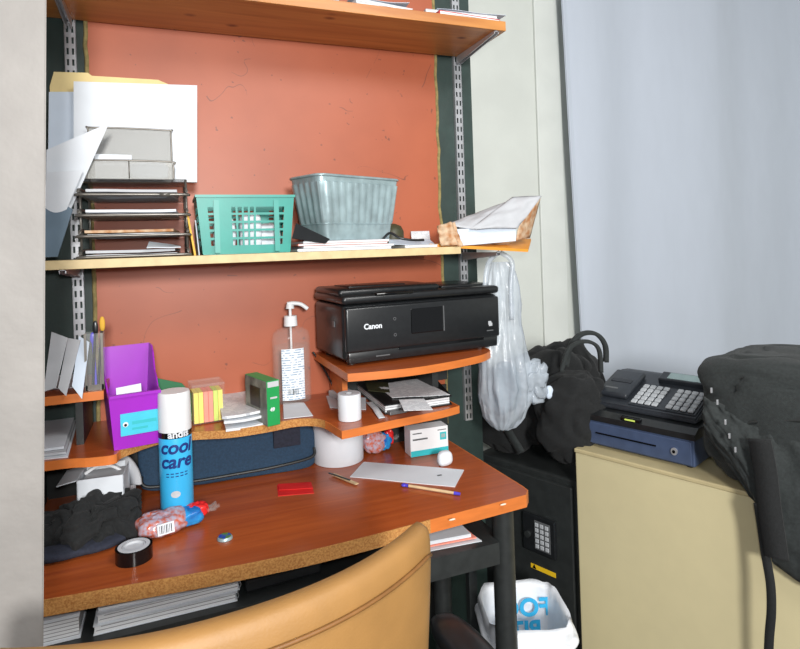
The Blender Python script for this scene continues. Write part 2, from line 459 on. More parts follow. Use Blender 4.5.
def shelf(name, label, x0, x1, y0, z, th, m, medge, brx, deep):
    t = thing(name, label, 'shelf', (x0, YW-.018, z))
    bm = B(); box(bm, 0, x1-x0, y0+.004-YW+.018, 0, -th, 0, .001); finish('board', bm, m, t)
    bm = B(); box(bm, 0, x1-x0, y0-YW+.018, y0+.004-YW+.018, -th, 0, .001); finish('front_edge', bm, medge, t)
    for bx in brx:
        bm = B()
        poly = [(-.004, -th-.001), (-deep, -th-.001), (-deep, -th-.009), (-.004, -th-.026)]
        for s in (-1, 1):
            prism(bm, poly, s*.006-.0012, s*.006+.0012, mul(TR(bx-x0, 0, 0), Matrix(((0, 0, 1, 0), (1, 0, 0, 0), (0, 1, 0, 0), (0, 0, 0, 1)))))
        box(bm, bx-x0-.007, bx-x0+.007, -deep, -.004, -th-.003, -th-.0005)
        finish('bracket', bm, m_steel, t)
    return t
xt = P(452, 57, z=TOP).x
shelf('wall_shelf', 'knotty pine top shelf under loose papers', -.75, P(506, 31, z=TOP).x, P(506, 31, z=TOP).y, TOP+.027, .027, m_pine, m_pine, (xr, xl), .24)
MIDF = 1.44
shelf('wall_shelf', 'pale-edged middle shelf holding the tray tower, basket and metal tub', -.75, P(461, 250, y=MIDF).x, MIDF, MID, .02, m_shelf, m_shelf, (xr-.005, xl), .22)

# ------------------------------------------------------------------ desk with hutch
desk = thing('computer_desk', 'cherry laminate computer desk with raised hutch shelves and black metal legs', 'desk', (0, YW, 0))
def dloc(p): return (p[0], p[1]-YW)
TH = .028
fr = [P(*q, z=DESK) for q in ((45, 597), (130, 585), (215, 570), (300, 553), (370, 536), (430, 520), (480, 507), (526, 495))]
fr[0] = Vector((-.55, fr[0].y+.02, 0)) if True else fr[0]
xrt = fr[-1].x
edge = smoothpath([(p.x, p.y, 0) for p in fr], 6)
poly = [(-.6, -.004), (-.6, edge[0].y-YW)] + [dloc(p) for p in edge] + [(xrt+.018, fr[-1].y-YW+.02), (xrt+.02, fr[-1].y-YW+.045), (xrt+.006, -.004)]
bm = B(); prism(bm, poly, DESK-TH, DESK); finish('desktop', bm, m_lam, desk)
# front edge: bare chipboard on the left, orange band towards the right corner
def band(pts, m, name, z1=DESK+.0006, z0=DESK-TH-.0006, th=.0022):
    bm = B(); pts = [Vector((p[0], p[1], (z0+z1)/2)) for p in pts]
    sweep(bm, pts, rect(th, z1-z0)); return finish(name, bm, m, desk)
cut = 30
band([dloc(p) for p in edge[:cut+1]], m_chip, 'chipboard_edge')
band([dloc(p) for p in edge[cut:]] + [(xrt+.018, fr[-1].y-YW+.02), (xrt+.02, fr[-1].y-YW+.045), (xrt+.006, -.03)], m_lamedge, 'edge_band')
# chipped spots of the edge band
for q in ((452, 518), (503, 503)):
    p = P(*q, z=DESK)
    bm = B(); blob(bm, (p.x, p.y-YW-.001, DESK-.003), (.008, .002, .002), 1, 0, 8, 12, 8); finish('chip_mark', bm, m_worn, desk)
# riser shelf with a concave front
rl = [P(*q, z=RISER) for q in ((45, 462), (90, 458), (114, 455))]
rc = [P(*q, z=RISER) for q in ((160, 436), (195, 432), (230, 430), (265, 425), (298, 419))]
rr = [P(*q, z=RISER) for q in ((322, 420), (340, 430), (348, 430), (400, 419), (440, 411), (459, 406))]
RX0 = -.6
front = [Vector((RX0, rl[0].y, 0)), rl[0], rl[1], rl[2]] + [Vector((rl[2].x+.015, rl[2].y+.035, 0))] + rc + rr
fe = smoothpath([(p.x, p.y, 0) for p in front], 6)
RXR = rr[-1].x
poly = [(RX0, -.012)] + [dloc(p) for p in fe] + [(RXR, -.012)]
RT = .018
bm = B(); prism(bm, poly, RISER-RT, RISER); finish('riser_shelf', bm, m_lam, desk)
i1 = 4*6; i2 = i1+6*6+2
band([dloc(p) for p in fe[:i1]], m_lamedge, 'riser_edge', RISER+.0006, RISER-RT-.0006)
band([dloc(p) for p in fe[i1-1:i2]], m_chip, 'riser_chipboard_edge', RISER+.0006, RISER-RT-.0006)
band([dloc(p) for p in fe[i2-1:]] + [(RXR, -.012)], m_lamedge, 'riser_edge', RISER+.0006, RISER-RT-.0006)
# printer shelf with bowed front
pf = [P(*q, z=PSH) for q in ((348, 374), (385, 371), (420, 367), (455, 361), (482, 355), (490, 351))]
pe = smoothpath([(p.x, p.y, 0) for p in pf], 6)
xpl = pf[0].x
poly = [(xpl-.006, -.012)] + [dloc(p) for p in pe] + [(pe[-1].x+.012, pe[-1].y-YW+.03), (pe[-1].x+.012, -.012)]
bm = B(); prism(bm, poly, PSH-.018, PSH); finish('printer_shelf', bm, m_lam, desk)
band([(xpl-.006, -.012)] + [dloc(p) for p in pe] + [(pe[-1].x+.012, pe[-1].y-YW+.03), (pe[-1].x+.012, -.1)], m_lamedge, 'printer_shelf_edge', PSH+.0006, PSH-.0186)
# small upper shelf at the left
p = P(103, 391, z=PSH)
bm = B(); box(bm, RX0, p.x, p.y-YW, -.012, PSH-.018, PSH); finish('side_shelf', bm, m_lam, desk)
band([(RX0, p.y-YW), (p.x, p.y-YW)], m_lamedge, 'side_shelf_edge', PSH+.0006, PSH-.0186)
band([(p.x, p.y-YW), (p.x, -.02)], m_lamedge, 'side_shelf_edge', PSH+.0006, PSH-.0186)
# supports
bm = B(); box(bm, xpl+.035, xpl+.05, -.16, -.03, RISER, PSH-.018); finish('shelf_support', bm, m_lamedge, desk)
bm = B(); box(bm, RXR-.02, RXR-.002, -.11, -.03, DESK, RISER-RT); box(bm, RXR-.02, RXR-.002, -.2, -.03, RISER, PSH-.018); finish('side_panel', bm, m_blackm, desk)
bm = B(); box(bm, xpl+.06, .80, -.03, -.018, RISER+.0, PSH-.018); finish('back_panel', bm, m_blackm, desk)
bm = B(); box(bm, p.x-.06, p.x-.045, -.2, -.03, RISER, PSH-.018); finish('shelf_support', bm, m_blackm, desk)
bm = B(); box(bm, -.32, -.30, -.28, -.03, DESK, RISER-RT); finish('side_panel', bm, m_blackm, desk)
bm = B(); box(bm, -.3, .80, -.022, -.012, DESK, RISER-RT); finish('back_panel', bm, m_blackm, desk)
# under-desk tray and legs
pleg = P(504, 560, d=1.40)
TRZ = .655
bm = B(); box(bm, -.5, pleg.x-.03, 1.19-YW, -.12, TRZ-.012, TRZ); box(bm, -.5, pleg.x-.03, 1.19-YW, 1.205-YW, TRZ-.05, TRZ-.012); box(bm, pleg.x-.045, pleg.x-.03, 1.205-YW, -.12, TRZ-.05, TRZ-.012)
finish('under_tray', bm, m_blackm, desk)
bm = B(); box(bm, pleg.x-.031, pleg.x-.002, pleg.y-YW+.02, -.14, TRZ-.05, TRZ-.01); finish('tray_rail', bm, m_blackm, desk)
for yy in (pleg.y-YW, -.12):
    bm = B(); cyl(bm, (pleg.x, yy, .02), (pleg.x, yy, DESK-TH), .026, seg=24); o = finish('leg', bm, m_blackm, desk, 40)
    bm = B(); cyl(bm, (pleg.x, yy, 0), (pleg.x, yy, .02), .03, seg=24); finish('foot', bm, m_blackp, o, 40)
for yy in (1.25-YW, -.12):
    bm = B(); cyl(bm, (-.5, yy, .02), (-.5, yy, DESK-TH), .026, seg=24); o = finish('leg', bm, m_blackm, desk, 40)
    bm = B(); cyl(bm, (-.5, yy, 0), (-.5, yy, .02), .03, seg=24); finish('foot', bm, m_blackp, o, 40)
bm = B(); box(bm, pleg.x-.012, pleg.x+.012, pleg.y-YW+.02, -.14, .12, .16); finish('foot_rail', bm, m_blackm, desk)
bm = B(); cyl(bm, (pleg.x-.033, pleg.y-YW-.008, TRZ-.03), (pleg.x-.022, pleg.y-YW-.016, TRZ-.03), .004, seg=10); finish('screw', bm, m_steel, desk)
bm = B(); q = P(472, 600, d=1.62); box(bm, q.x-.012, q.x+.012, q.y-YW-.01, q.y-YW+.01, 0, TRZ-.012); finish('rear_post', bm, m_blackm, desk)
bm = B(); box(bm, -.5, q.x, -.05, -.035, .2, TRZ-.05); finish('modesty_panel', bm, m_blackm, desk)

# ------------------------------------------------------------------ curtain
cy = FAR-.05
ca, cb = P(557, 0, y=cy), P(577, 340, y=cy)
t = thing('curtain', 'long pale grey-blue curtain hanging at the right of the white wall', 'curtain', (ca.x, cy, .15))
bm = B()
ztop = 2.62
def cf(u, v):
    z = .15+v*(ztop-.15)
    x = (ca.x+(cb.x-ca.x)*(ca.z-z)/(ca.z-cb.z))*(1-u)+3.02*u
    w = x*7.5+.5*math.sin(x*3.1)
    y = .022*math.sin(w)+.004*math.sin(w*2.3+1.5+.4*math.sin(z*2))+.012*noise.noise(Vector((x*4, z*.6, 3)))
    if u < .012: y -= .004
    return Vector((x-ca.x, y, z-.15))
grid(bm, cf, 200, 24, .002); finish('cloth', bm, m_curt, t, True)
bm = B()
tube(bm, [cf(.004, i/30)+Vector((0, -.004, 0)) for i in range(31)], .0045, 6, (0, 1, 0)); finish('side_hem', bm, m_curt, t, True)
bm = B(); cyl(bm, (-.05, 0, ztop-.15+.0), (1.9, 0, ztop-.15), .012); finish('rod', bm, m_steel, t, True)
for xx in (.02, 1.8):
    bm = B(); box(bm, xx-.01, xx+.01, 0, .05, ztop-.16, ztop-.14); finish('rod_bracket', bm, m_steel, t)

# ------------------------------------------------------------------ beige cabinet, register, safe, bags (their row stands askew to the desk)
A = R(-68)
e1 = Vector((math.cos(A), math.sin(A), 0)); e2 = Vector((-math.sin(A), math.cos(A), 0))
O = P(575, 448, z=DESK); O.z = 0
cab = thing('cabinet', 'beige enamelled metal cabinet under the cash register', 'cabinet', O, A)
bm = B(); box(bm, 0, 1.0, 0, .42, .03, .738, .003); finish('body', bm, m_beige, cab)
bm = B(); box(bm, -.002, 1.002, -.003, .422, .738, .75, .003); finish('top', bm, m_beigetop, cab)
bm = B(); box(bm, .02, .98, .03, .40, 0, .03); finish('plinth', bm, m_blackm, cab)

reg = thing('cash_register', 'dark electronic cash register with blue-grey drawer on the beige cabinet', 'cash register', O+e1*-.010+e2*.05+Vector((0, 0, .75)), A)
reg.scale = (.96, 1, 1.12)
W, D = .335, .30
bm = B(); box(bm, 0, W, 0, D, .006, .068, .003); finish('drawer_case', bm, m_regblue, reg)
bm = B(); box(bm, .006, W-.006, -.006, .001, .010, .064, .002); dr = finish('drawer', bm, m_regblue, reg)
bm = B(); box(bm, .055, .235, -.0085, -.0055, .037, .0405); finish('slot', bm, m_blackg, dr)
bm = B(); cyl(bm, (.285, -.006, .036), (.285, -.011, .036), .0085, seg=20); lk = finish('lock', bm, m_steel, dr, 40)
bm = B(); cyl(bm, (.285, -.011, .036), (.285, -.0125, .036), .004, seg=12); finish('keyhole', bm, m_blackg, lk, 40)
bm = B()
for x in (.02, W-.02):
    for y in (.02, D-.02): cyl(bm, (x, y, 0), (x, y, .007), .009, seg=12)
finish('feet', bm, m_blackp, reg)
bm = B(); prism(bm, [(-.005, .068), (-.005, .082), (.02, .092), (D, .096), (D, .068)], -.004, W+.004, Matrix(((0, 0, 1, 0), (1, 0, 0, 0), (0, 1, 0, 0), (0, 0, 0, 1)))); finish('lid', bm, m_blackp, reg)
bm = B(); box(bm, .13, .19, -.003, .012, .082, .0925, .003); lt = finish('latch', bm, m_blackg, reg)
bm = B(); box(bm, .145, .175, -.0045, -.0028, .085, .0885); finish('green_mark', bm, m_gnote, lt)
# upper unit: sloping key panel
YZ = Matrix(((0, 0, 1, 0), (1, 0, 0, 0), (0, 1, 0, 0), (0, 0, 0, 1)))
bm = B(); prism(bm, [(.045, .094), (.045, .106), (.235, .160), (.285, .156), (.285, .094)], .012, W-.01, YZ)
bmesh.ops.bevel(bm, geom=bm.edges[:], offset=.004, segments=2, affect='EDGES'); finish('upper_case', bm, m_regtop, reg, 40)
sl = math.degrees(math.atan2(.054, .19))
base = mul(TR(0, .045, .106), RX(sl))
bm = B(); box(bm, .018, .115, .03, .17, .0, .016, .007, 3, base); pc = finish('printer_cover', bm, m_regtop, reg, 40)
bm = B(); box(bm, .035, .10, .095, .112, .0155, .0172, 0, 2, base); finish('paper_slot', bm, m_blackg, pc)
bm = B(); box(bm, .035, .075, .055, .062, .0155, .0168, 0, 2, base); finish('badge', bm, m_greyp, pc)
bm = B(); box(bm, .125, .318, .012, .128, .0, .003, .001, 1, base); kp = finish('key_panel', bm, m_regtop, reg)
for i in range(9):
    for j in range(5):
        if i == 4: continue
        x = .132+i*.0203; y = .018+j*.0212
        bm = B(); box(bm, x, x+.0165, y, y+.0168, .003, .0085, .002, 1, base); finish('key', bm, m_key, kp)
bm = B(); box(bm, .16, .32, .150, .195, -.004, .014, .003, 2, base); dp = finish('display_housing', bm, m_regtop, reg)
bm = B(); box(bm, .185, .315, .156, .190, .0135, .0152, .001, 1, base); finish('display', bm, m_lcd, dp)

# black safe
so = O-e1*.385+e2*.03
safe = thing('safe', 'black floor safe with keypad and yellow sticker left of the beige cabinet', 'safe', so, A)
bm = B(); box(bm, 0, .37, 0, .30, 0, .64, .006); finish('body', bm, m_blackm, safe)
bm = B(); box(bm, .012, .358, -.012, .0, .03, .62, .004); dr = finish('door', bm, m_blackm, safe)
def sx(px, py):   # point of the safe's front plane, in its own coordinates
    ray = P(px, py, d=1)-CAMP; n = e2; o = so+e2*-.012
    tt = (o-CAMP).dot(n)/ray.dot(n); q = CAMP+ray*tt-so
    return q.dot(e1), q.z
ka, kb = sx(524, 508), sx(558, 560)
bm = B(); box(bm, ka[0], kb[0], -.024, -.012, kb[1], ka[1]-.005, .004); kp = finish('keypad', bm, m_blackp, dr)
kw = kb[0]-ka[0]; kh = ka[1]-.005-kb[1]
bm = B(); box(bm, ka[0]+kw*.38, ka[0]+kw*.86, -.0255, -.0235, kb[1]+kh*.12, kb[1]+kh*.88, .001); finish('key_field', bm, m_greyp, kp)
for i in range(3):
    for j in range(5):
        x = ka[0]+kw*(.42+i*.15); z = kb[1]+kh*(.17+j*.14)
        bm = B(); box(bm, x, x+kw*.10, -.029, -.0253, z, z+kh*.10, .001, 1); finish('key', bm, m_key, kp)
bm = B(); cyl(bm, (ka[0]+kw*.18, -.024, kb[1]+kh*.45), (ka[0]+kw*.18, -.032, kb[1]+kh*.45), .010, seg=20); finish('knob', bm, m_blackm, kp, 40)
la, lb = sx(531, 561), sx(556, 578)
bm = B(); box(bm, la[0], lb[0], -.0135, -.0118, lb[1], la[1]-.005); yl = finish('warning_sticker', bm, m_ylab, dr)
bm = B(); z = (la[1]+lb[1])/2-.002
prism(bm, [(la[0]+.006, z-.006), (la[0]+.02, z-.006), (la[0]+.013, z+.007)], .0135, .0142, Matrix(((1, 0, 0, 0), (0, 0, -1, 0), (0, 1, 0, 0), (0, 0, 0, 1)))); finish('warning_mark', bm, m_blackg, yl)

# black duffel on the safe
t = thing('duffel_bag', 'slumped black duffel bag with loop handle piled behind the register', 'bag', so-e1*.03+e2*.02+Vector((0, 0, .646)), A)
def duf(p):
    k = p.x/.2
    p.z += .035*math.sin(k*2.2+.5)
    return p
bm = B(); blob(bm, (.185, .16, .165), (.185, .145, .165), .62, .022, 9, 84, 48, .0, None, 3, .016, duf); finish('body', bm, m_blackcloth, t, True)
bm = B(); blob(bm, (.10, .05, .10), (.10, .075, .10), .7, .015, 14, 48, 28, .002, None, 5, .01); finish('side_pocket', bm, m_blackcloth, t, True)
bm = B(); tube(bm, smoothpath([(.02+.3*i/8, .02+.012*math.sin(i), .235+.03*math.sin(i*.8)) for i in range(9)], 5), .005, 8); finish('zipper', bm, m_blackm, t, True)
bm = B(); sweep(bm, smoothpath([(.05, .0, .3), (.10, -.012, .2), (.14, -.015, .11), (.2, -.012, .03)], 8), rect(.03, .005), (0, 1, 0)); finish('strap', bm, m_blackcloth2, t, True)
# tall rucksack behind, its loop up
rp = O+e2*.20-e1*.085
rk = thing('rucksack', 'black rucksack with loop handle on top, between duffel bag and register', 'bag', Vector((rp.x, rp.y, .646)), A)
rk.location = O+e2*.175-e1*.045+Vector((0, 0, .646))
bpy.data.objects.remove(rk)
hp = [P(*q, d=1.78) for q in ((566, 366), (571, 345), (582, 334), (596, 334), (605, 345), (606, 362))]
inv = (Matrix.Translation(t.location) @ Matrix.Rotation(A, 4, 'Z')).inverted()
bm = B(); sweep(bm, smoothpath([inv @ h for h in hp], 6), rect(.012, .018), tuple((inv.to_3x3() @ _f))); finish('handle', bm, m_blackcloth2, t, True)
hp = [P(*q, d=1.74) for q in ((561, 372), (567, 352), (577, 343), (590, 342), (599, 350), (601, 372))]
bm = B(); sweep(bm, smoothpath([inv @ h for h in hp], 6), rect(.010, .016), tuple((inv.to_3x3() @ _f))); finish('handle', bm, m_blackcloth2, t, True)
# mass of the bag rising to the handle
cpt = inv @ P(572, 415, d=1.80)
bm = B(); blob(bm, cpt, (.105, .10, .135), .75, .02, 11, 64, 40, .002, None, 8, .014); finish('top_gather', bm, m_blackcloth, t, True)

# backpack at the right, sagging over the cabinet's front edge
bk = thing('backpack', 'large black backpack slumped over the right end of the beige cabinet', 'bag', O+e1*.352+Vector((0, 0, .75)), A)
def cx_(px, py, off):  # local (x along face, z) on the plane off metres in front of the cabinet face
    ray = P(px, py, d=1)-CAMP; o = O-e2*off
    tt = (o-CAMP).dot(e2)/ray.dot(e2); q = CAMP+ray*tt-O
    return q.dot(e1)-.352, q.z-.75
def bfold(p): 
    p.z -= .0
    return p
bm = B(); blob(bm, (.285, .15, .155), (.30, .175, .158), .42, .014, 8, 96, 56, .001, None, 2, .012, lambda p: Vector((p.x-.03*max(0, p.z/.158), p.y, p.z))); finish('body', bm, m_blackcloth2, bk, True)
# front pocket hanging down in front of the cabinet
def hang(u, v):
    L = [(702, 438), (742, 492), (757, 518), (762, 545), (770, 568), (800, 590), (850, 612)]
    T = [(700, 398), (720, 412), (740, 425), (760, 432), (780, 440), (810, 448), (850, 460)]
    k = u*6; i = min(5, int(k)); f = k-i
    lo = Vector(cx_(*L[i], .05))*(1-f)+Vector(cx_(*L[i+1], .05))*f
    hi = Vector(cx_(*T[i], .05))*(1-f)+Vector(cx_(*T[i+1], .05))*f
    q = hi*(1-v)+lo*v
    bulge = .028*math.sin(PI*min(1, max(0, v*1.0)))*(.5+.5*math.sin(PI*min(1, u*1.05)))
    w = .008*noise.noise(Vector((u*9, v*6, 2)))+.005*noise.noise(Vector((u*22, v*15, 6)))
    return Vector((q.x, -.025-bulge+w, q.y))
bm = B(); grid(bm, hang, 48, 24, .012); finish('hanging_flap', bm, m_blackcloth2, bk, True)
zp = [Vector((cx_(*q, .085)[0], -.075, cx_(*q, .085)[1])) for q in ((706, 392), (712, 404), (720, 424), (724, 438), (730, 452))]
bm = B()
for k in range(5):
    q = zp[k]+Vector((.004, .012, 0)); box(bm, q.x-.002, q.x+.002, q.y-.002, q.y+.004, q.z-.006, q.z+.006, .001)
finish('zipper_pulls', bm, m_steel, bk)
bm = B(); tube(bm, smoothpath([(.03, -.0, .1), (.1, -.018, .165), (.25, -.026, .2), (.42, -.02, .205), (.55, .0, .19)], 8), .005, 8); finish('zipper', bm, m_blackm, bk, True)
st = [cx_(*q, .07) for q in ((757, 505), (760, 530), (764, 556), (770, 585), (771, 612), (768, 640), (766, 680))]
bm = B(); sweep(bm, smoothpath([(a, -.062+.006*math.sin(i*1.3), b) for i, (a, b) in enumerate(st)], 6), rect(.018, .003), (0, 1, 0)); finish('strap', bm, m_blackcloth, bk, True)
st = [cx_(*q, .07) for q in ((758, 440), (764, 470), (768, 505), (773, 540), (776, 560))]
bm = B(); sweep(bm, smoothpath([(a, -.062, b) for a, b in st], 6), rect(.045, .006), (0, 1, 0)); finish('shoulder_strap', bm, m_blackcloth, bk, True)

# ------------------------------------------------------------------ printer
PR = R(5)
pp = P(346, 368, z=PSH)
pr = thing('printer', 'black inkjet printer with touch screen on the raised desk shelf', 'printer', (pp.x, pp.y, PSH), PR)
w = .478; dep = .235; h = .157
bm = B(); box(bm, 0, w, .012, dep, .012, h-.002, .012, 3); finish('body', bm, m_blackp, pr, 40)
bm = B(); box(bm, .004, w-.004, .0, .02, .034, h-.008, .006, 3); fp = finish('front_panel', bm, m_blackp, pr, 40)
bm = B(); box(bm, .01, w-.01, .004, .03, .006, .036, .005, 2); tr = finish('paper_tray', bm, m_blackp, pr, 40)
bm = B(); box(bm, .15, w-.06, .0015, .01, .029, .037); finish('output_slot', bm, m_blackg, pr)
bm = B(); box(bm, .188, .285, -.0035, .004, .068, .134, .002); sc = finish('touch_screen', bm, m_blackg, fp)
bm = B(); box(bm, .286, .289, -.003, .004, .067, .135); finish('screen_edge', bm, m_greyp, fp)
for q in ((.140, .112), (.140, .070)):
    bm = B(); lathe(bm, [(.0028, -.001), (.0028, .0006), (.0042, .0006), (.0042, -.001)], 20, closed=True)
    bmesh.ops.transform(bm, matrix=mul(TR(q[0], -.0003, q[1]), RX(90)), verts=bm.verts[:]); finish('button_ring', bm, m_greyp, fp)
bm = text_bm('Canon', .019, .0004, .0006, 0, mtx=TR(.052, -.0006, .092)); finish('logo', bm, m_paper, fp, label='white brand lettering')
bm = B(); box(bm, .434, .444, -.0012, .001, .070, .080); box(bm, .436, .447, -.0014, .001, .066, .075); finish('badge', bm, m_key, fp)
bm = B(); box(bm, .428, .450, -.0012, .001, .052, .055); finish('badge_text', bm, m_greyp, fp)
bm = B(); box(bm, .085, .125, .0032, .005, .018, .021); finish('tray_mark', bm, m_greyp, tr)
# lid and document feeder
bm = B(); box(bm, -.002, w+.002, .004, dep, h, h+.022, .009, 3); finish('scanner_lid', bm, m_blackp, pr, 40)
bm = B(); box(bm, .0, .30, .035, dep-.004, h+.018, h+.037, .009, 3); fd = finish('document_feeder', bm, m_blackp, pr, 40)
bm = B(); box(bm, .05, .22, .09, dep-.03, h+.036, h+.0395, .003, 2); finish('feeder_cover', bm, m_blackp, fd, 40)
bm = B(); box(bm, .315, w-.004, .05, dep-.004, h+.02, h+.028, .004, 2); finish('feeder_tray', bm, m_blackp, pr, 40)
bm = B(); box(bm, .09, .20, -.0, .05, h+.019, h+.0245, .003, 2); finish('lid_grip', bm, m_blackg, pr, 40)
bm = B(); box(bm, -.003, .001, .07, .085, .095, .11); finish('side_button', bm, m_greyp, pr)
bm = B()
for x in (.03, w-.03):
    for y in (.04, dep-.03): cyl(bm, (x, y, 0), (x, y, .013), .011, seg=12)
finish('feet', bm, m_blackm, pr)
# cable from the printer
c0 = P(317, 360, y=1.66)
bm = B(); tube(bm, smoothpath([P(313, 352, y=1.665), P(322, 366, y=1.66), P(331, 382, y=1.655), P(335, 394, y=1.65), P(338, 399, y=1.64)], 6), .0028, 8)
solo('cable', bm, m_blackp, 'thin black cable hanging from the printer shelf against the wall', 'cable', smooth=True)

# ------------------------------------------------------------------ objects on the top shelf
TT = TOP+.0278
def book(name, label, cat, c, sx_, sy_, h, rz, mcov, group=None, pages=True):
    t = thing(name, label, cat, c, rz, group)
    bm = B(); box(bm, -sx_/2, sx_/2, -sy_/2, sy_/2, 0, h*.12); box(bm, -sx_/2, sx_/2, -sy_/2, sy_/2, h*.88, h); box(bm, -sx_/2, -sx_/2+.002, -sy_/2, sy_/2, 0, h); finish('cover', bm, mcov, t)
    bm = B(); box(bm, -sx_/2+.002, sx_/2-.002, -sy_/2+.001, sy_/2-.002, h*.12, h*.88); finish('pages', bm, m_pages, t)
    return t
topx = P(506, 31, z=TOP).x; topy = P(506, 31, z=TOP).y
book('catalogue', 'red-edged catalogue at the right end of the top shelf', 'book', (topx-.11, topy+.10, TT), .20, .17, .012, R(4), m_red)
book('magazine', 'white magazine lying on the red catalogue at the end of the top shelf', 'magazine', (topx-.12, topy+.11, TT+.0125), .22, .17, .008, R(-3), m_paper)
sheet('paper_sheet', 'loose white sheet topmost at the right end of the top shelf', 'paper', [(topx-.2, topy+.03, TT+.022), (topx+.012, topy+.015, TT+.021), (topx, topy+.2, TT+.022), (topx-.2, topy+.2, TT+.022)], m_paperb, wav=.006)
book('paper_pad', 'white pad of paper lying on the top shelf left of the red catalogue', 'paper', (topx-.37, topy+.10, TT), .17, .17, .014, R(8), m_paper)
sheet('paper_sheet', 'curled bluish sheet on the pad of paper on the top shelf', 'paper', [(topx-.45, topy+.02, TT+.018), (topx-.29, topy+.012, TT+.017), (topx-.28, topy+.17, TT+.018), (topx-.46, topy+.18, TT+.018)], m_paperb, bend=.004, wav=.004)
book('booklet', 'dark booklet with print lying left of the pad on the top shelf', 'book', (topx-.55, topy+.09, TT), .14, .16, .018, R(-4), m_olive)

# ------------------------------------------------------------------ middle shelf: tray tower
S = MID+.0006
ty0 = MIDF+.012; ty1 = YW-.03
xa, xb = P(80, 246, y=ty0).x, P(188, 246, y=ty0).x
tt = thing('letter_tray', 'tower of dark wire mesh letter trays filled with papers on the middle shelf', 'tray', (xa, ty0, S))
tw = xb-xa; td = ty1-ty0
tz = [.0, .046, .092, .138]
for z in tz:
    bm = B(); box(bm, .002, tw-.002, .004, td, z+.002, z+.0035); tray = finish('tray', bm, m_mesh, tt)
    bm = B()
    rp = [(0, .0, z+.004), (.012, -.006, z+.004), (tw-.012, -.006, z+.004), (tw, 0, z+.004), (tw, .02, z+.018), (tw, td, z+.02)]
    tube(bm, smoothpath([(0, td, z+.02), (0, .02, z+.018)]+rp, 4), .0032, 8); finish('rim', bm, m_dsteel, tray, True)
    bm = B(); box(bm, -.0006, .0006, .01, td, z+.003, z+.018); box(bm, tw-.0006, tw+.0006, .01, td, z+.003, z+.018); finish('side_mesh', bm, m_mesh, tray)
for x in (0, tw):
    for y in (.025, td-.03):
        bm = B(); tube(bm, [(x, y, .0), (x, y, .180)], .0028, 8, (0, 1, 0)); finish('post', bm, m_dsteel, tt, True)
# upright sorter on top
zt = .180
bm = B(); box(bm, 0, tw, .02, td-.02, zt, zt+.0015); finish('sorter_base', bm, m_mesh, tt)
xs0 = P(84, 170, y=ty0+.03).x-xa; xs1 = P(172, 170, y=ty0+.03).x-xa
def upr(x0, x1, y, z0, z1, name):
    bm = B(); box(bm, x0, x1, y-.0005, y+.0005, z0, z1); o = finish(name, bm, m_mesh, tt)
    bm = B(); r_ = .010
    tube(bm, smoothpath([(x0, y, z0), (x0, y, z1-r_), (x0+r_, y, z1), (x1-r_, y, z1), (x1, y, z1-r_), (x1, y, z0)], 5), .0022, 8, (0, 1, 0)); finish('frame', bm, m_dsteel, o, True)
    return o
upr(xs0+.005, xs1, .085, zt, P(130, 129, y=ty0+.085).z-S, 'sorter_back')
upr(xs0+.005, xs1+.003, .03, zt, P(130, 161, y=ty0+.03).z-S, 'sorter_front')
bm = B(); tube(bm, [((xs0+xs1)/2, .03, zt), ((xs0+xs1)/2, .03, P(130, 161, y=ty0+.03).z-S)], .0015, 6, (0, 1, 0)); finish('sorter_bar', bm, m_dsteel, tt, True)
bm = B(); cyl(bm, (tw*.74, -.006, .142), (tw*.84, -.006, .142), .005, seg=12); finish('clip', bm, m_dsteel, tt, True)
# papers in the trays
mm = [m_greypaper, m_print, m_paper, m_greypaper]
lab = ['sheaf of papers lying in the bottom letter tray', 'sheaf of papers lying in the second letter tray from the bottom', 'sheaf of papers lying in the third letter tray from the bottom', 'sheaf of papers lying in the uppermost letter tray']
for i, z in enumerate(tz):
    for k in range(2):
        j = random.uniform(-.006, .006)
        zz = S+z+.007+k*.0095
        sheet('paper_sheaf', lab[i]+(' under another' if k == 0 else ', on top of another'), 'paper', [(xa+.012+j, ty0+.006+abs(j)+.012*k, zz), (xa+tw-.02+j*2, ty0+.003+2*abs(j)+.02*k, zz), (xa+tw-.014, ty1-.03, zz), (xa+.014, ty1-.03, zz)], [mm[i], (m_greypaper, m_kraft, m_paper, m_greypaper)[i]][k], thick=.006, wav=.003, group='papers in the letter trays', seed=i*3+k)
sheet('folded_note', 'small folded cream paper at the right front of the bottom letter tray', 'paper', [(xa+tw*.6, ty0+.012, S+.021), (xa+tw*.93, ty0+.014, S+.0205), (xa+tw*.92, ty0+.07, S+.024), (xa+tw*.62, ty0+.06, S+.036)], m_paper, thick=.002, wav=.002)
ww = xs1-xs0
bm = B(); box(bm, 0, ww*.42, 0, .003, 0, P(120, 155, y=ty0+.05).z-S-zt-.001); solo('card_bundle', bm, m_paper, 'white cards standing in the wire sorter on the tray tower', 'card', (xa+xs0+.02, ty0+.05, S+zt+.002))
bm = B(); blob(bm, (0, 0, .02), (ww*.24, .012, .020), .5, .003, 30, 40, 20, .0, None, 2); solo('cellophane_packet', bm, m_paperb, 'bluish cellophane packet standing in the wire sorter', 'packet', (xa+xs0+ww*.72, ty0+.055, S+zt+.002), smooth=True)
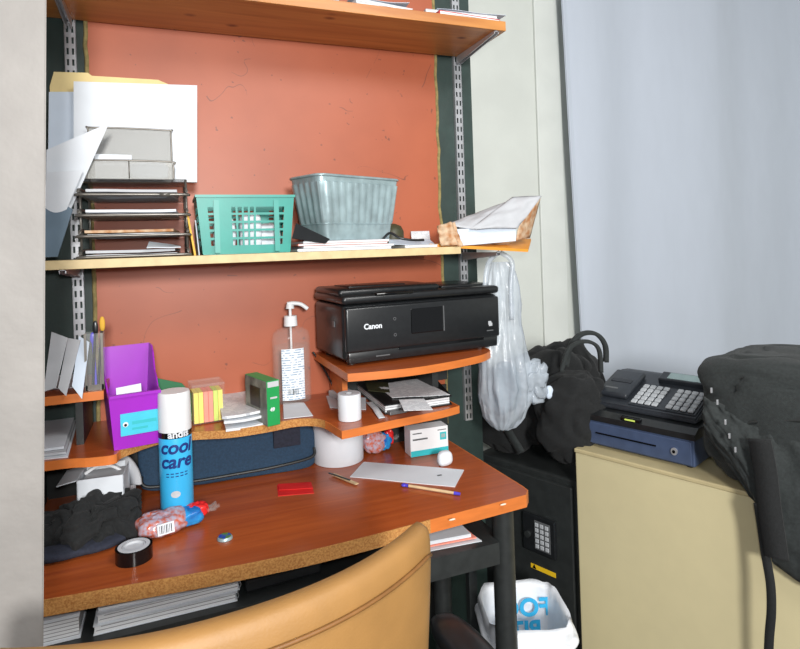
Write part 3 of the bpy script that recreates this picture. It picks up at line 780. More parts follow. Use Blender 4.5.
# folders standing behind the trays against the wall
ya = YW-.045
def board(name, label, cat, q, y, m, th, mp=m_paper):
    pts = [P(a, b, y=y) for a, b in q]; o = sum(pts, Vector())/len(pts)
    bm = B()
    prism(bm, [(p.x-o.x, p.z-o.z) for p in pts], -th/2, th/2, Matrix(((1, 0, 0, 0), (0, 0, -1, 0), (0, 1, 0, 0), (0, 0, 0, 1))))
    return solo(name, bm, m, label, cat, o)
zb = S
def gy(px, y): # pixel row of the middle shelf's surface at column px on plane y
    p0, p1 = P(px, 200, y=y), P(px, 300, y=y); return 200+100*(p0.z-zb-.001)/(p0.z-p1.z)
yb = ty0+.105
zb = S+zt+.0015
board('folder', 'white cardboard folder standing on the tray tower behind the wire sorter', 'folder', [(74, gy(74, yb)), (197, gy(197, yb)), (197, 86), (74, 82)], yb, m_paper, .012)
ym = yb+.026
board('document_sleeve', 'pale document sleeve standing between the manila folder and the white cardboard folder', 'folder', [(48, gy(48, yb+.014)), (82, gy(82, yb+.014)), (82, 92), (49, 92)], yb+.014, m_paperb, .004)
board('manila_folder', 'manila folder with tab standing behind the white cardboard folder', 'folder', [(50, gy(50, ym)), (170, gy(170, ym)), (172, 86), (158, 80), (92, 76), (88, 73), (54, 72), (50, 86)], ym, m_manila, .004)
zb = S
# sheets leaning at the left end, close to the partition
sheet('paper_sheet', 'white sheet of paper tilted out at the left of the tray tower', 'paper', [P(44, 256, y=1.49), P(50, 256, y=1.49), P(109, 123, y=1.44), P(46, 150, y=1.44)], m_paper, bend=.004)
sheet('paper_sheet', 'narrow folded white sheet below the tilted sheet at the left', 'paper', [P(42, 256.5, y=1.475), P(47, 256.5, y=1.475), P(83, 170, y=1.43), P(46, 172, y=1.43)], m_paper, bend=.003)
sheet('document_wallet', 'dark slate-coloured document wallet leaning on the shelf end at the left', 'folder', [P(42, 257.5, y=1.45), P(58, 257, y=1.45), P(73, 210, y=1.46), P(44, 190, y=1.46)], m_slate, thick=.006)
# yellow folder at right side of the trays
bm = B(); prism(bm, [(0, 0), (.16, 0), (.13, .115), (.01, .11)], -.0022, .0022, mul(RY(-8), Matrix(((0, 0, 1, 0), (1, 0, 0, 0), (0, 1, 0, 0), (0, 0, 0, 1)))))
q = P(195, 248, y=MIDF+.02); solo('yellow_folder', bm, m_yell, 'yellow folder standing on edge between tray tower and teal basket', 'folder', (q.x, q.y, S))
bm = B(); prism(bm, [(0, 0), (.15, 0), (.12, .07), (.01, .085)], -.0012, .0012, mul(RY(-4), Matrix(((0, 0, 1, 0), (1, 0, 0, 0), (0, 1, 0, 0), (0, 0, 0, 1)))))
solo('card_divider', bm, m_paperb, 'pale card standing between the yellow folder and teal basket', 'card', (q.x+.010, q.y+.02, S))

# teal basket
by0 = MIDF+.015; bd = .16
b0, b1 = P(203, 250, y=by0).x, P(291, 250, y=by0).x
t0, t1 = P(195, 197, y=by0-.0).x, P(293, 197, y=by0).x
bh = P(244, 196, y=by0).z-S
bs = thing('basket', 'teal plastic basket with square holes on the middle shelf', 'basket', ((b0+b1)/2, by0+bd/2, S))
bw, twd = (b1-b0)/2, (t1-t0)/2
bwy, twy = bd/2-.008, bd/2
def wallfn(side):
    def fn(u, v):
        hx = bw+(twd-bw)*v; hy = bwy+(twy-bwy)*v
        z = .002+v*(bh-.004)
        if side == 0: return Vector(((2*u-1)*hx, -hy, z))
        if side == 1: return Vector((hx, (2*u-1)*hy, z))
        if side == 2: return Vector(((1-2*u)*hx, hy, z))
        return Vector((-hx, (1-2*u)*hy, z))
    return fn
for side in range(4):
    n = 5 if side in (0, 2) else 4
    us = [0, .10, .16, .20]; 
    uu = [0, .09, .14, .30]
    st0, st1 = .34, .66
    cols = [0, .11, .17, .20, .26]
    us = [0, .10, .155, .33]
    for k in range(n):
        a = .34+k*(.32/n); us += [a, a+.32/n*.68]
    us += [.845, .90, 1]
    us = sorted(set(us))
    vs_ = [0, .12]
    for k in range(5): a = .14+k*.145; vs_ += [a, a+.105]
    vs_ += [1]
    def hole(i, j, us=us):
        if j % 2 != 0 or j < 2 or j >= 12: return False
        um = (us[i]+us[i+1])/2
        if .10 < um < .155 or .845 < um < .90: return True
        return .34 <= us[i] < .655 and (us[i+1]-us[i]) > .32/n*.6
    bm = B(); lattice(bm, wallfn(side), us, vs_, hole, .0028); finish('wall', bm, m_teal, bs)
bm = B(); box(bm, -bw+.001, bw-.001, -bwy+.001, bwy-.001, 0, .003); finish('bottom', bm, m_teal, bs)
bm = B(); sweep(bm, [(-twd, -twy, bh), (twd, -twy, bh), (twd, twy, bh), (-twd, twy, bh)], rect(.009, .006), closed=True); finish('rim', bm, m_teal, bs)
for sx_ in (-.34, .34):
    bm = B(); box(bm, sx_*2*bw-.006, sx_*2*bw+.006, -bwy-.011, -bwy-.004, .004, bh*.93); finish('rib', bm, m_teal, bs)
for i, (dx, dy, hh, lb) in enumerate(((-.05, -.03, .085, 'white packet inside the teal basket at its left'), (.012, -.035, .095, 'white packet inside the teal basket at its middle'), (.06, -.02, .07, 'white packet inside the teal basket at its right'))):
    bm = B(); blob(bm, (0, 0, hh/2), (.027, .022, hh/2), .5, .003, 30, 32, 20, 0, None, i); solo('packet', bm, m_paper, lb, 'packet', ((b0+b1)/2+dx, by0+bd/2+dy, S+.004), group='packets in the teal basket', smooth=True)

# magazines under the metal tub
mgx, mgy = P(340, 248, y=1.52).x, 1.545
lbs = ['white magazine lowest of the stack under the metal tub', 'white magazine second from the bottom of the stack under the metal tub', 'red-lined magazine third in the stack under the metal tub', 'white magazine uppermost of the stack under the metal tub']
zz = S
for i in range(4):
    hh = (.007, .006, .005, .006)[i]
    book('magazine', lbs[i], 'magazine', (mgx+(-.004, .006, -.006, .002)[i], mgy, zz), .25-.006*i, .195-.004*i, hh, R((0, 1.2, -.8, .6)[i]), (m_paper, m_greypaper, m_pnote, m_paper)[i], 'magazines under the metal tub')
    zz += hh+.0005
# black and white booklet tilted on the magazines
sheet('booklet', 'black booklet with white lettering sticking out from under the metal tub', 'book', [P(292, 238, y=1.443), P(326, 243, y=1.443), P(330, 239, y=1.452), P(296, 223, y=1.47)], m_blackp, thick=.0025)
# galvanized tub
tubz = zz+.0008
tl, twi, th = .29, .135, .166
nc = P(322, 235, y=1.452); 
ang = R(24)
tb = thing('metal_tub', 'ribbed galvanized metal tub standing on magazines on the middle shelf', 'tub', (0, 0, tubz), ang)
ca_, sa_ = math.cos(ang), math.sin(ang)
ncx, ncy = P(319, 171, y=1.435).x, 1.437
tb.location = (ncx+ca_*tl/2-sa_*twi/2, ncy+sa_*tl/2+ca_*twi/2, tubz)
def tubring(v, inner=0, n=160):
    s = .80+.20*v; L = tl/2*s-inner; Wd = twi/2*s-inner; z = v*th; r = .022*s
    out = []
    per = []
    # rounded rectangle
    pts = []
    for (cx0, cy0, a0) in ((L-r, Wd-r, 0), (-L+r, Wd-r, 90), (-L+r, -Wd+r, 180), (L-r, -Wd+r, 270)):
        for k in range(7):
            a = R(a0+k*15); pts.append((cx0+r*math.cos(a), cy0+r*math.sin(a), math.cos(a), math.sin(a)))
    # resample by length
    ln = [0]
    m_ = len(pts)
    for i in range(m_):
        a, b = pts[i], pts[(i+1) % m_]; ln.append(ln[-1]+math.hypot(b[0]-a[0], b[1]-a[1]))
    for k in range(n):
        s_ = ln[-1]*k/n; i = max(j for j in range(m_) if ln[j] <= s_+1e-9); f = (s_-ln[i])/max(1e-9, ln[i+1]-ln[i])
        a, b = pts[i], pts[(i+1) % m_]
        nx, ny = a[2]*(1-f)+b[2]*f, a[3]*(1-f)+b[3]*f
        rib = .0042*(.5-.5*math.cos(2*PI*k/n*32)) if .28 < v < .9 else 0
        out.append(Vector((a[0]*(1-f)+b[0]*f+nx*rib, a[1]*(1-f)+b[1]*f+ny*rib, z)))
    return out
bm = B()
vr = []
for v, inn in ((0, 0), (.1, 0), (.25, 0), (.285, 0), (.5, 0), (.7, 0), (.895, 0), (.91, 0), (1, 0), (1, .003), (.5, .003), (.03, .003)):
    vr.append([bm.verts.new(p) for p in tubring(v, inn)])
n = len(vr[0])
for a, b in zip(vr[:-1], vr[1:]):
    for i in range(n): bm.faces.new((a[i], a[(i+1) % n], b[(i+1) % n], b[i]))
bm.faces.new(vr[0][::-1]); bm.faces.new(vr[-1])
finish('body', bm, m_galv, tb, 35)
bm = B(); tube(bm, tubring(1, -.001, 60), .0035, 8, closed=True); finish('rolled_rim', bm, m_galv, tb, True)
bm = B(); tube(bm, tubring(.26, -.0005, 60), .0018, 8, closed=True); finish('bead', bm, m_galv, tb, True)
# dark things right of the tub
q = P(395, 245, y=1.63); bm = B(); lathe(bm, [(.0, 0), (.03, 0), (.034, .01), (.034, .05), (.026, .066), (.01, .073), (0, .074)], 32); solo('speaker', bm, m_olive, 'dark rounded canister standing behind the right end of the metal tub', 'canister', (q.x, YW-.052, S), smooth=40)
bpy.data.objects['speaker'].name = 'canister'
q = P(418, 246, y=1.6)
book('magazine', 'thin magazine lying right of the metal tub by the shelf end', 'magazine', (P(414, 248, y=1.50).x, 1.53, S), .10, .15, .008, R(3), m_greypaper)
sheet('paper_sheet', 'loose bluish sheet on the thin magazine right of the metal tub', 'paper', [P(388, 245, y=1.46), P(436, 246, y=1.46), P(430, 240, y=1.56), P(390, 240, y=1.56)], m_paperb, wav=.003)
bm = B(); box(bm, 0, .062, 0, .003, 0, .042); solo('card', bm, m_print, 'small grey printed card standing against the wall right of the tub', 'card', (P(411, 240, y=YW-.02).x, YW-.03, S+.009), rot=(R(-12), 0, 0))
bm = B(); tube(bm, smoothpath([P(383, 239, y=1.50), P(390, 233, y=1.49), P(400, 238, y=1.475), P(412, 240, y=1.47), P(424, 240, y=1.47)], 6), .0035, 8); solo('cable', bm, m_blackp, 'short black cable lying on papers right of the metal tub', 'cable', smooth=True)
# orange envelope sticking out, bag of papers on it
ez = MID+.0015
oe = [P(452, 258, z=EYE-.05, ) for _ in (0,)]
o0 = P(461, 252, y=1.46)
sheet('orange_envelope', 'orange envelope projecting past the right end of the middle shelf', 'envelope', [(o0.x-.09, 1.47, MID+.002), P(528, 252, y=1.44), P(531, 241, y=1.62)-Vector((0,0,.0)), (o0.x-.08, 1.62, MID+.002)], m_orange, thick=.008)
pk = thing('paper_packet', 'torn paper bag with pale blue booklets on the orange envelope at the shelf end', 'packet', P(480, 246, y=1.50))
pl = pk.location
def L_(px, py, y): return P(px, py, y=y)-pl
def quadsurf(c, th, bend=0, wav=0, n=12, seed=0):
    bm = B()
    def fn(u, v):
        p = (c[0]*(1-u)+c[1]*u)*(1-v)+(c[3]*(1-u)+c[2]*u)*v
        return p+Vector((0, -1, .3))*(bend*math.sin(PI*u)+wav*noise.noise(Vector((u*4+seed, v*4, seed))))
    return grid(bm, fn, n, n, th)
finish('booklet_edge', quadsurf([L_(458, 246, 1.46), L_(516, 241, 1.47), L_(516, 228, 1.47), L_(455, 229, 1.46)], .05, 0, .002), m_paperb, pk, 40)
finish('torn_mouth', quadsurf([L_(441, 246, 1.45), L_(463, 247, 1.44), L_(455, 222, 1.45), L_(437, 226, 1.46)], .004, .01, .012, 14, 3), m_kraft, pk, True)
finish('bag_flap', quadsurf([L_(470, 229, 1.45), L_(518, 228, 1.46), L_(542, 196, 1.50), L_(512, 197, 1.52)], .002, .004, .008, 14, 5), m_greypaper, pk, True)
finish('bag_flap', quadsurf([L_(444, 225, 1.47), L_(478, 230, 1.46), L_(514, 199, 1.53), L_(478, 212, 1.56)], .002, .003, .008, 14, 9), m_greypaper, pk, True)
finish('bag_side', quadsurf([L_(516, 241, 1.47), L_(530, 238, 1.52), L_(541, 197, 1.51), L_(519, 226, 1.47)], .002, .003, .006, 10, 12), m_kraft, pk, True)

# hanging plastic bag
hb = P(503, 256, d=1.74)
pb = thing('plastic_bag', 'translucent white plastic bag hanging from the shelf end beside the printer', 'bag', hb)
def BL(px, py, d): return P(px, py, d=d)-hb
d0 = 1.74
# neck and body by rings: (row, left, right)
rows = [(262, 492, 508), (272, 487, 516), (288, 486, 521), (305, 487, 522), (325, 485, 523), (345, 481, 526), (365, 478, 530), (385, 477, 533), (402, 479, 532), (416, 484, 526), (426, 492, 516), (430, 498, 508)]
bm = B(); vr = []
for i, (yy, l, r_) in enumerate(rows):
    cl = BL((l+r_)/2, yy, d0); hw = (BL(r_, yy, d0)-BL(l, yy, d0)).length/2
    dp = hw*(.35 if i < 4 else .35+.45*min(1, (i-3)/3))
    ring = []
    for k in range(48):
        a = 2*PI*k/48
        w_ = 1+.16*noise.noise(Vector((math.cos(a)*2.5, math.sin(a)*2.5, yy*.03)))-.16*max(0, 1-5*abs(noise.noise(Vector((math.cos(a)*4, math.sin(a)*4, yy*.012)))))
        ring.append(bm.verts.new(cl+_r*(math.cos(a)*hw*w_)+_f*(math.sin(a)*dp*w_)))
    vr.append(ring)
for a, b in zip(vr[:-1], vr[1:]):
    for k in range(48): bm.faces.new((a[k], a[(k+1) % 48], b[(k+1) % 48], b[k]))
bm.faces.new(vr[-1])
bmesh.ops.subdivide_edges(bm, edges=bm.edges[:], cuts=1, use_grid_fill=True, smooth=.3)
for v in bm.verts:
    q = v.co*28; v.co += _r*.005*noise.noise(q) + _f*.012*noise.noise(q+Vector((5, 1, 2))) + _f*.010*noise.noise(Vector((q.x*2.2, q.y*2.2, q.z*.5)))
finish('film', bm, m_film, pb, True)
bm = B(); blob(bm, BL(504, 388, d0), (.048, .034, .072), .7, .012, 16, 40, 28, None, None, 4); finish('contents', bm, m_slate, pb, True)
for s, (x0, x1_) in enumerate(((486, 492), (508, 516))):
    bm = B(); sweep(bm, smoothpath([BL(500, 252, d0), BL((x0+x1_)/2, 262, d0-.01), BL(x0-1+s*4, 285, d0-.02), BL(x0-2+s*6, 320, d0-.03)], 6), rect(.014, .0015), tuple(_f)); finish('carry_loop', bm, m_film, pb, True)
bm = B(); blob(bm, BL(535, 382, d0+.0), (.045, .025, .06), .8, .018, 20, 56, 32, None, None, 6, .016); finish('tied_tail', bm, m_film, pb, True)
bm = B(); blob(bm, BL(549, 392, d0+.02), (.012, .010, .020), .8, .004, 30, 20, 12); finish('tail_knot', bm, m_paperb, pb, True)

# ------------------------------------------------------------------ riser shelf objects
# hand sanitizer
q = P(293, 400, z=RISER+.001); q.y = min(q.y, YW-.065)
hs = thing('sanitizer_bottle', 'clear pump bottle of hand sanitizer with white label by the red wall', 'bottle', (P(293, 398, y=q.y).x, q.y, RISER+.0007))
k = q.y/1.0
hsd = (Vector((hs.location.x, hs.location.y, 0))).dot(_f)
rw = 19*hsd/F; sh = P(293, 330, y=q.y).z-RISER
bm = B(); lathe(bm, [(.0, 0), (rw*.9, 0), (rw, .006), (rw, sh*.88), (rw*.93, sh*.97), (rw*.7, sh*1.02), (rw*.36, sh*1.05), (rw*.34, sh*1.07), (0, sh*1.07)], 40, 1, .62); finish('bottle_body', bm, m_clear, hs, 40)
bm = B(); lathe(bm, [(.0, .003), (rw*.88, .003), (rw*.95, .008), (rw*.95, sh*.80), (0, sh*.80)], 40, 1, .6); finish('gel', bm, m_gel, hs, 40)
bm = B()
def lf(u, v):
    x = (-.62+1.16*u)*rw; return Vector((x, -.62*math.sqrt(max(0, rw*rw-x*x))-.0008, sh*(.06+.70*v)))
grid(bm, lf, 14, 4, .0006); lb = finish('label', bm, mat_bands('sanitizer_label', (226, 232, 238), (120, 150, 180), 'Z', 150, .35, sub=140), hs)
bm = B()
for i, wv in enumerate((1, 2, 1, 1, 3, 1, 2, 1, 2)):
    x = -.34*rw+i*.0032; yb = -.62*math.sqrt(rw*rw-x*x)-.002
    box(bm, x, x+.0007*wv, yb, yb+.001, sh*.135, sh*.215)
finish('barcode', bm, m_blackp, lb)
bm = B(); cyl(bm, (0, 0, sh*1.06), (0, 0, sh*1.20), rw*.36, rw*.33, 24); pump = finish('pump_collar', bm, m_wplast, hs, 40)
bm = B(); cyl(bm, (0, 0, sh*1.2), (0, 0, sh*1.33), .004, seg=12); cyl(bm, (0, 0, sh*1.3), (0, 0, sh*1.36), .012, .010, 20); finish('pump_stem', bm, m_wplast, pump, 40)
bm = B(); tube(bm, smoothpath([(-.008, 0, sh*1.365), (.01, 0, sh*1.37), (.03, -.003, sh*1.35), (.048, -.006, sh*1.28)], 6), .0058, 10, (0, 1, 0)); finish('pump_nozzle', bm, m_wplast, pump, True)
bm = B(); cyl(bm, (0, 0, .01), (0, 0, sh*1.06), .003, seg=8); finish('dip_tube', bm, m_wplast, hs, 40)

# green box
q = P(268, 427, z=RISER+.001)
gb = thing('carton', 'narrow green and grey carton standing in front of the sanitizer bottle', 'box', (q.x, q.y, RISER+.0007), R(17))
gw = .033; gh = P(268, 382, d=(q.x*_f.x+q.y*_f.y)).z-RISER; gd = .125
bm = B(); box(bm, 0, gw, 0, gd, 0, gh, .001, 1); finish('box_body', bm, m_gbox, gb)
bm = B(); box(bm, -.0006, .0002, .001, gd-.001, .001, gh-.001); finish('side_print', bm, m_gboxside, gb)
bm = B(); box(bm, -.0012, -.0004, gd*.3, gd*.75, gh*.35, gh*.8, .0); finish('side_picture', bm, m_blackp, gb)
bm = B(); box(bm, .002, gw-.002, -.0008, .0002, gh*.86, gh*.98); finish('top_print', bm, m_greypaper, gb)
bm = text_bm('49', .012, .0002, .0006, mtx=TR(.007, -.0006, gh*.33)); bm2 = B()
finish('lettering', bm, m_paper, gb); bm2.free()
bm = B(); box(bm, .008, .026, -.0008, .0002, gh*.60, gh*.64); finish('print_line', bm, m_greypaper, gb)

# receipts stack
c = [P(226, 431, z=RISER+.001), P(266, 424, z=RISER+.001), P(252, 402, z=RISER+.001), P(220, 406, z=RISER+.001)]
gl = ['stapled receipt slips lowest in the pile left of the green carton', 'folded white slip in the middle of the pile left of the green carton', 'printed white slip uppermost of the pile left of the green carton']
for i in range(3):
    dx = (0, -.006, -.012)[i]
    sheet('receipt_slips', gl[i], 'paper', [p+Vector((dx*.6, .006*i, .001+.011*i)) for p in c], (m_paper, m_paper, m_print)[i], thick=.006, bend=.002, wav=.002, group='slips left of the green carton', seed=i)
sheet('paper_sheet', 'white sheet lying between green carton and sanitizer bottle', 'paper', [P(284, 419, z=RISER+.0012), P(313, 416, z=RISER+.0012), P(304, 403, z=RISER+.0012), P(283, 403, z=RISER+.0012)], m_paper, thick=.0015)

# sticky note box
q = P(193, 426, z=RISER+.001)
sb = thing('note_box', 'clear plastic box of yellow and pink paper strips behind the spray can', 'box', (q.x, q.y, RISER+.0007), R(6))
dq = q.x*_f.x+q.y*_f.y
bw_, bh_ = 32*dq/F, 40*dq/F
bm = B(); box(bm, 0, bw_, 0, .07, 0, bh_, .002, 2); finish('case', bm, m_clear, sb)
bm = B(); box(bm, -.001, bw_+.001, -.001, .071, bh_-.006, bh_+.001, .001, 1); finish('lid', bm, m_clear, sb)
for i, m in enumerate((m_ynote, m_gnote, m_pnote, m_pnote, m_gnote, m_ynote)):
    if i == 1: m = m_ynote
    bm = B(); box(bm, .004+i*(bw_-.008)/6, .003+(i+1)*(bw_-.008)/6, .004, .06, .003, bh_*.80); finish('note_strip', bm, m, sb)
# green card behind
bm = B(); prism(bm, [(-.03, 0), (.062, 0), (.062, .055), (.03, .098), (-.03, .118)], -.002, .002, Matrix(((1, 0, 0, 0), (0, 0, -1, 0), (0, 1, 0, 0), (0, 0, 0, 1))))
q = P(170, 415, y=1.57); solo('green_card', bm, m_dgreen, 'dark green packet leaning behind the purple bin', 'packet', (q.x, 1.57, RISER+.001))

# purple bin
qa, qb = P(115, 451, z=RISER), P(158, 446, z=RISER)
bw_ = (qb-qa).length
pbn = thing('book_bin', 'purple plastic book bin with blue label on the riser shelf', 'bin', (qa.x, qa.y, RISER+.0008), R(9))
dq = qa.x*_f.x+qa.y*_f.y
fh = 54*dq/F; bdp = .19; bh_ = .198
def bside(x, lean):
    pts = [(0, 0), (bdp, 0), (bdp+.012, bh_), (bdp-.03, bh_), (bdp-.06, bh_*.93), (bdp-.10, bh_*.74), (bdp-.13, fh+.02), (bdp-.155, fh+.003), (-.006, fh)]
    bm = B(); prism(bm, pts, -.0015, .0015, mul(TR(x, 0, 0), RY(lean), Matrix(((0, 0, 1, 0), (1, 0, 0, 0), (0, 1, 0, 0), (0, 0, 0, 1))))); return bm
finish('side', bside(.0, -4), m_purple, pbn); finish('side', bside(bw_, 4), m_purple, pbn)
bm = B(); box(bm, 0, bw_, 0, bdp, 0, .003); finish('bottom', bm, m_purple, pbn)
def flare(u, v, y0, y1, hh): s = .07*hh*v; return Vector(((-s)+(bw_+2*s)*u, y0+(y1-y0)*v, hh*v))
bm = B(); grid(bm, lambda u, v: flare(u, v, 0, -.006, fh), 2, 2, .003); fpn = finish('front', bm, m_purple, pbn)
bm = B(); grid(bm, lambda u, v: flare(u, v, bdp, bdp+.012, bh_), 2, 2, .003); finish('back', bm, m_purple, pbn)
bm = B(); sweep(bm, [(-.008, -.006, fh), (bw_+.008, -.006, fh)], rect(.01, .006)); finish('front_lip', bm, m_purple, fpn)
bm = B(); box(bm, .012, bw_+.004, -.0056, -.0038, fh*.25, fh*.66, 0, 1); lb = finish('label', bm, m_cyan, fpn)
bm = B(); cyl(bm, (.022, -.0056, fh*.46), (.022, -.0062, fh*.46), .0055, seg=20); lg = finish('label_emblem', bm, m_paper, lb)
bm = B(); cyl(bm, (.022, -.0062, fh*.45), (.022, -.0066, fh*.45), .003, seg=16); finish('emblem_face', bm, m_blackp, lg)
bm = B(); box(bm, .035, bw_-.002, -.0060, -.0054, fh*.44, fh*.50); box(bm, .035, bw_-.02, -.0060, -.0054, fh*.34, fh*.38); finish('label_print', bm, m_tealp, lb)
sheet('folded_card', 'white folded card standing inside the purple bin', 'card', [pbn.matrix_basis @ Vector(v) for v in ((.012, .05, .005), (bw_*.75, .05, .005), (bw_*.75, .085, fh*1.03), (.012, .085, fh*1.0))], m_paper, thick=.003)
o = bpy.data.objects['folded_card']
# left side shelf: pen cup and cards
q = P(96, 388, y=1.50); 
pc = thing('pen_cup', 'clear cup holding brushes and pens on the small side shelf', 'cup', (q.x, 1.50, PSH+.0008))
dq = q.x*_f.x+1.5*_f.y; r0 = 8*dq/F; ch = 56*dq/F
bm = B(); box(bm, -r0, r0, -r0, r0, 0, .003); 
for s in (-1, 1): box(bm, s*r0-.001, s*r0+.001, -r0, r0, 0, ch); box(bm, -r0, r0, s*r0-.001, s*r0+.001, 0, ch)
finish('cup', bm, m_clear, pc)
bm = B(); box(bm, -r0-.001, -r0+.004, -r0-.0015, -r0+.0015, 0, ch); box(bm, r0-.004, r0+.001, -r0-.0015, -r0+.0015, 0, ch); box(bm, -r0, r0, -r0-.0015, -r0+.0015, 0, .012); finish('cup_edges', bm, m_dsteel, pc)
for i, (dx, tx, hh, m, lb) in enumerate(((-.006, .010, ch*1.16, m_blackp, 'black handled brush in the clear cup'), (.004, .014, ch*1.22, m_brush, 'yellow-tipped brush in the clear cup'), (.0, -.004, ch*.95, m_violet, 'violet pen in the clear cup'))):
    t = thing('paint_brush' if i < 2 else 'pen', lb, 'brush' if i < 2 else 'pen', (pc.location.x+dx, 1.50+(.004 if i == 1 else -.003+i*.004), PSH+.006))
    bm = B(); cyl(bm, (0, 0, 0), (tx*.8, 0, hh*.8), .0028, seg=10); finish('handle', bm, m_blackp if i < 2 else m, t)
    bm = B(); blob(bm, (tx*.9, 0, hh*.9), (.006, .0035, hh*.11), .9, 0, 8, 16, 10); finish('bristles' if i < 2 else 'cap', bm, m if i else m_blackp, t, True)
yf = P(103, 391, z=PSH).y
labs = ['clear-white card standing at the far left of the side shelf', 'clear-white card second from the left on the side shelf', 'clear-white card leaning rightmost over the side shelf edge']
for i, q in enumerate((((44, 392), (56, 388), (68, 338), (52, 332)), ((58, 388), (66, 396), (80, 340), (68, 338)), ((72, 386), (82, 399), (89, 342), (79, 336)))):
    pts = [P(*q[0], y=yf-.006), P(*q[1], y=yf-.012-.004*i), P(*q[2], y=yf+.03), P(*q[3], y=yf+.05)]
    sheet('plastic_card', labs[i], 'card', pts, m_greypaper if i < 2 else m_paperb, thick=.002, group='cards on the side shelf')
sheet('card_tray', 'flat clear card lying across the side shelf behind the standing cards', 'card', [P(46, 390, z=PSH+.001), P(86, 387, z=PSH+.001), P(84, 370, z=PSH+.001), P(50, 372, z=PSH+.001)], m_greypaper, thick=.002)
# papers on the riser's left lobe
lbs = ['white papers lowest of the pile at the left of the riser shelf', 'white papers in the middle of the pile at the left of the riser shelf', 'white papers uppermost of the pile at the left of the riser shelf']
for i in range(3):
    z = RISER+.001+.0065*i
    sheet('paper_sheaf', lbs[i], 'paper', [P(30, 461-5*i, z=z), P(68-2*i, 457-5*i, z=z), P(78-i, 421-4*i, z=z), P(44, 422-4*i, z=z)], (m_paper, m_greypaper, m_paper)[i], thick=.005, wav=.0015, group='papers at the left of the riser shelf', seed=i+20)

# small paper roll on the riser
def roll(name, label, c, r, h, core=.35, group=None):
    t = thing(name, label, 'paper roll', c, 0, group)
    bm = B(); lathe(bm, [(r*core, .0), (r*.985, 0), (r, .0015), (r, h-.0015), (r*.985, h), (r*core, h)], 40, closed=True); finish('paper', bm, m_paper, t, 40)
    bm = B(); lathe(bm, [(r*core*.82, .0), (r*core*.995, 0), (r*core*.995, h*.995), (r*core*.82, h*.995)], 24, closed=True); finish('core', bm, m_greypaper, t, 40)
    return t
q = P(352, 421, z=RISER); dq = q.x*_f.x+q.y*_f.y
roll('paper_roll', 'small white paper roll standing on the riser shelf under the printer', (q.x, q.y+.018, RISER+.0008), 11.7*dq/F, 26*dq/F)
q = P(342, 463, z=DESK); dq = q.x*_f.x+q.y*_f.y
roll('paper_roll', 'large white paper roll standing on the desk below the riser shelf', (q.x, q.y+.035, DESK+.0008), 25.5*dq/F, .112, .3)
# small white box left of the roll
z = RISER+.001
sheet('paper_sheet', 'white sheet lying under the small white box on the riser shelf', 'paper', [P(330, 408, z=z), P(366, 410, z=z), P(366, 398, z=z), P(326, 396, z=z)], m_paper, thick=.001)
bm = B(); box(bm, -.028, .028, -.03, .03, 0, .016, .002); solo('small_box', bm, m_greypaper, 'small flat grey box lying behind the small paper roll', 'box', P(343, 398, z=RISER)+Vector((0, .01, .0022)), R(10))
# black book with papers
cb = [P(385, 415, z=RISER), P(452, 405, z=RISER), P(432, 382, z=RISER), P(352, 387, z=RISER)]
bc = thing('binder', 'black binder lying under loose sheets on the riser shelf below the printer', 'binder', (sum(cb, Vector())/4)+Vector((0, 0, .0008)))
loc = [(p-bc.location) for p in cb]
bm = B(); prism(bm, [(p.x, p.y) for p in loc], 0, .003); prism(bm, [(p.x, p.y) for p in loc], .021, .024); finish('cover', bm, m_blackp, bc)
bm = B(); prism(bm, [(p.x*.96, p.y*.94) for p in loc], .003, .021); finish('pages', bm, m_pages, bc)
zz = RISER+.0265
sheet('paper_sheet', 'printed white sheet lying on the black binder', 'paper', [P(392, 398, z=zz), P(450, 395, z=zz), P(418, 379, z=zz), P(376, 385, z=zz)], m_print, wav=.002, thick=.001)
sheet('receipt', 'printed slip hanging over the front of the black binder', 'paper', [P(404, 411, z=zz+.0), P(433, 410, z=zz), P(424, 399, z=zz+.004), P(399, 400, z=zz+.004)], m_print, thick=.001)
sheet('photo_card', 'black and white card on the left part of the black binder', 'card', [P(368, 391, z=zz), P(390, 393, z=zz), P(388, 383, z=zz), P(364, 381, z=zz)], m_olive, thick=.0015)
bm = B(); box(bm, 0, .05, 0, .018, 0, .010, .002); solo('clip_case', bm, m_greyp, 'small grey plastic case at the front edge of the riser beside the binder', 'case', P(390, 416, z=RISER)+Vector((0, -.002, .0008)), R(8))
bm = B(); sweep(bm, smoothpath([P(369, 402, z=RISER+.004), P(375, 408, z=RISER+.006), P(379, 414, z=RISER+.005), P(382, 418, z=RISER+.002)], 6), rect(.016, .002)); solo('paper_scrap', bm, m_print, 'curled white paper scrap between small roll and black binder', 'paper', smooth=True)

# ------------------------------------------------------------------ desk objects
DZ = DESK+.0008
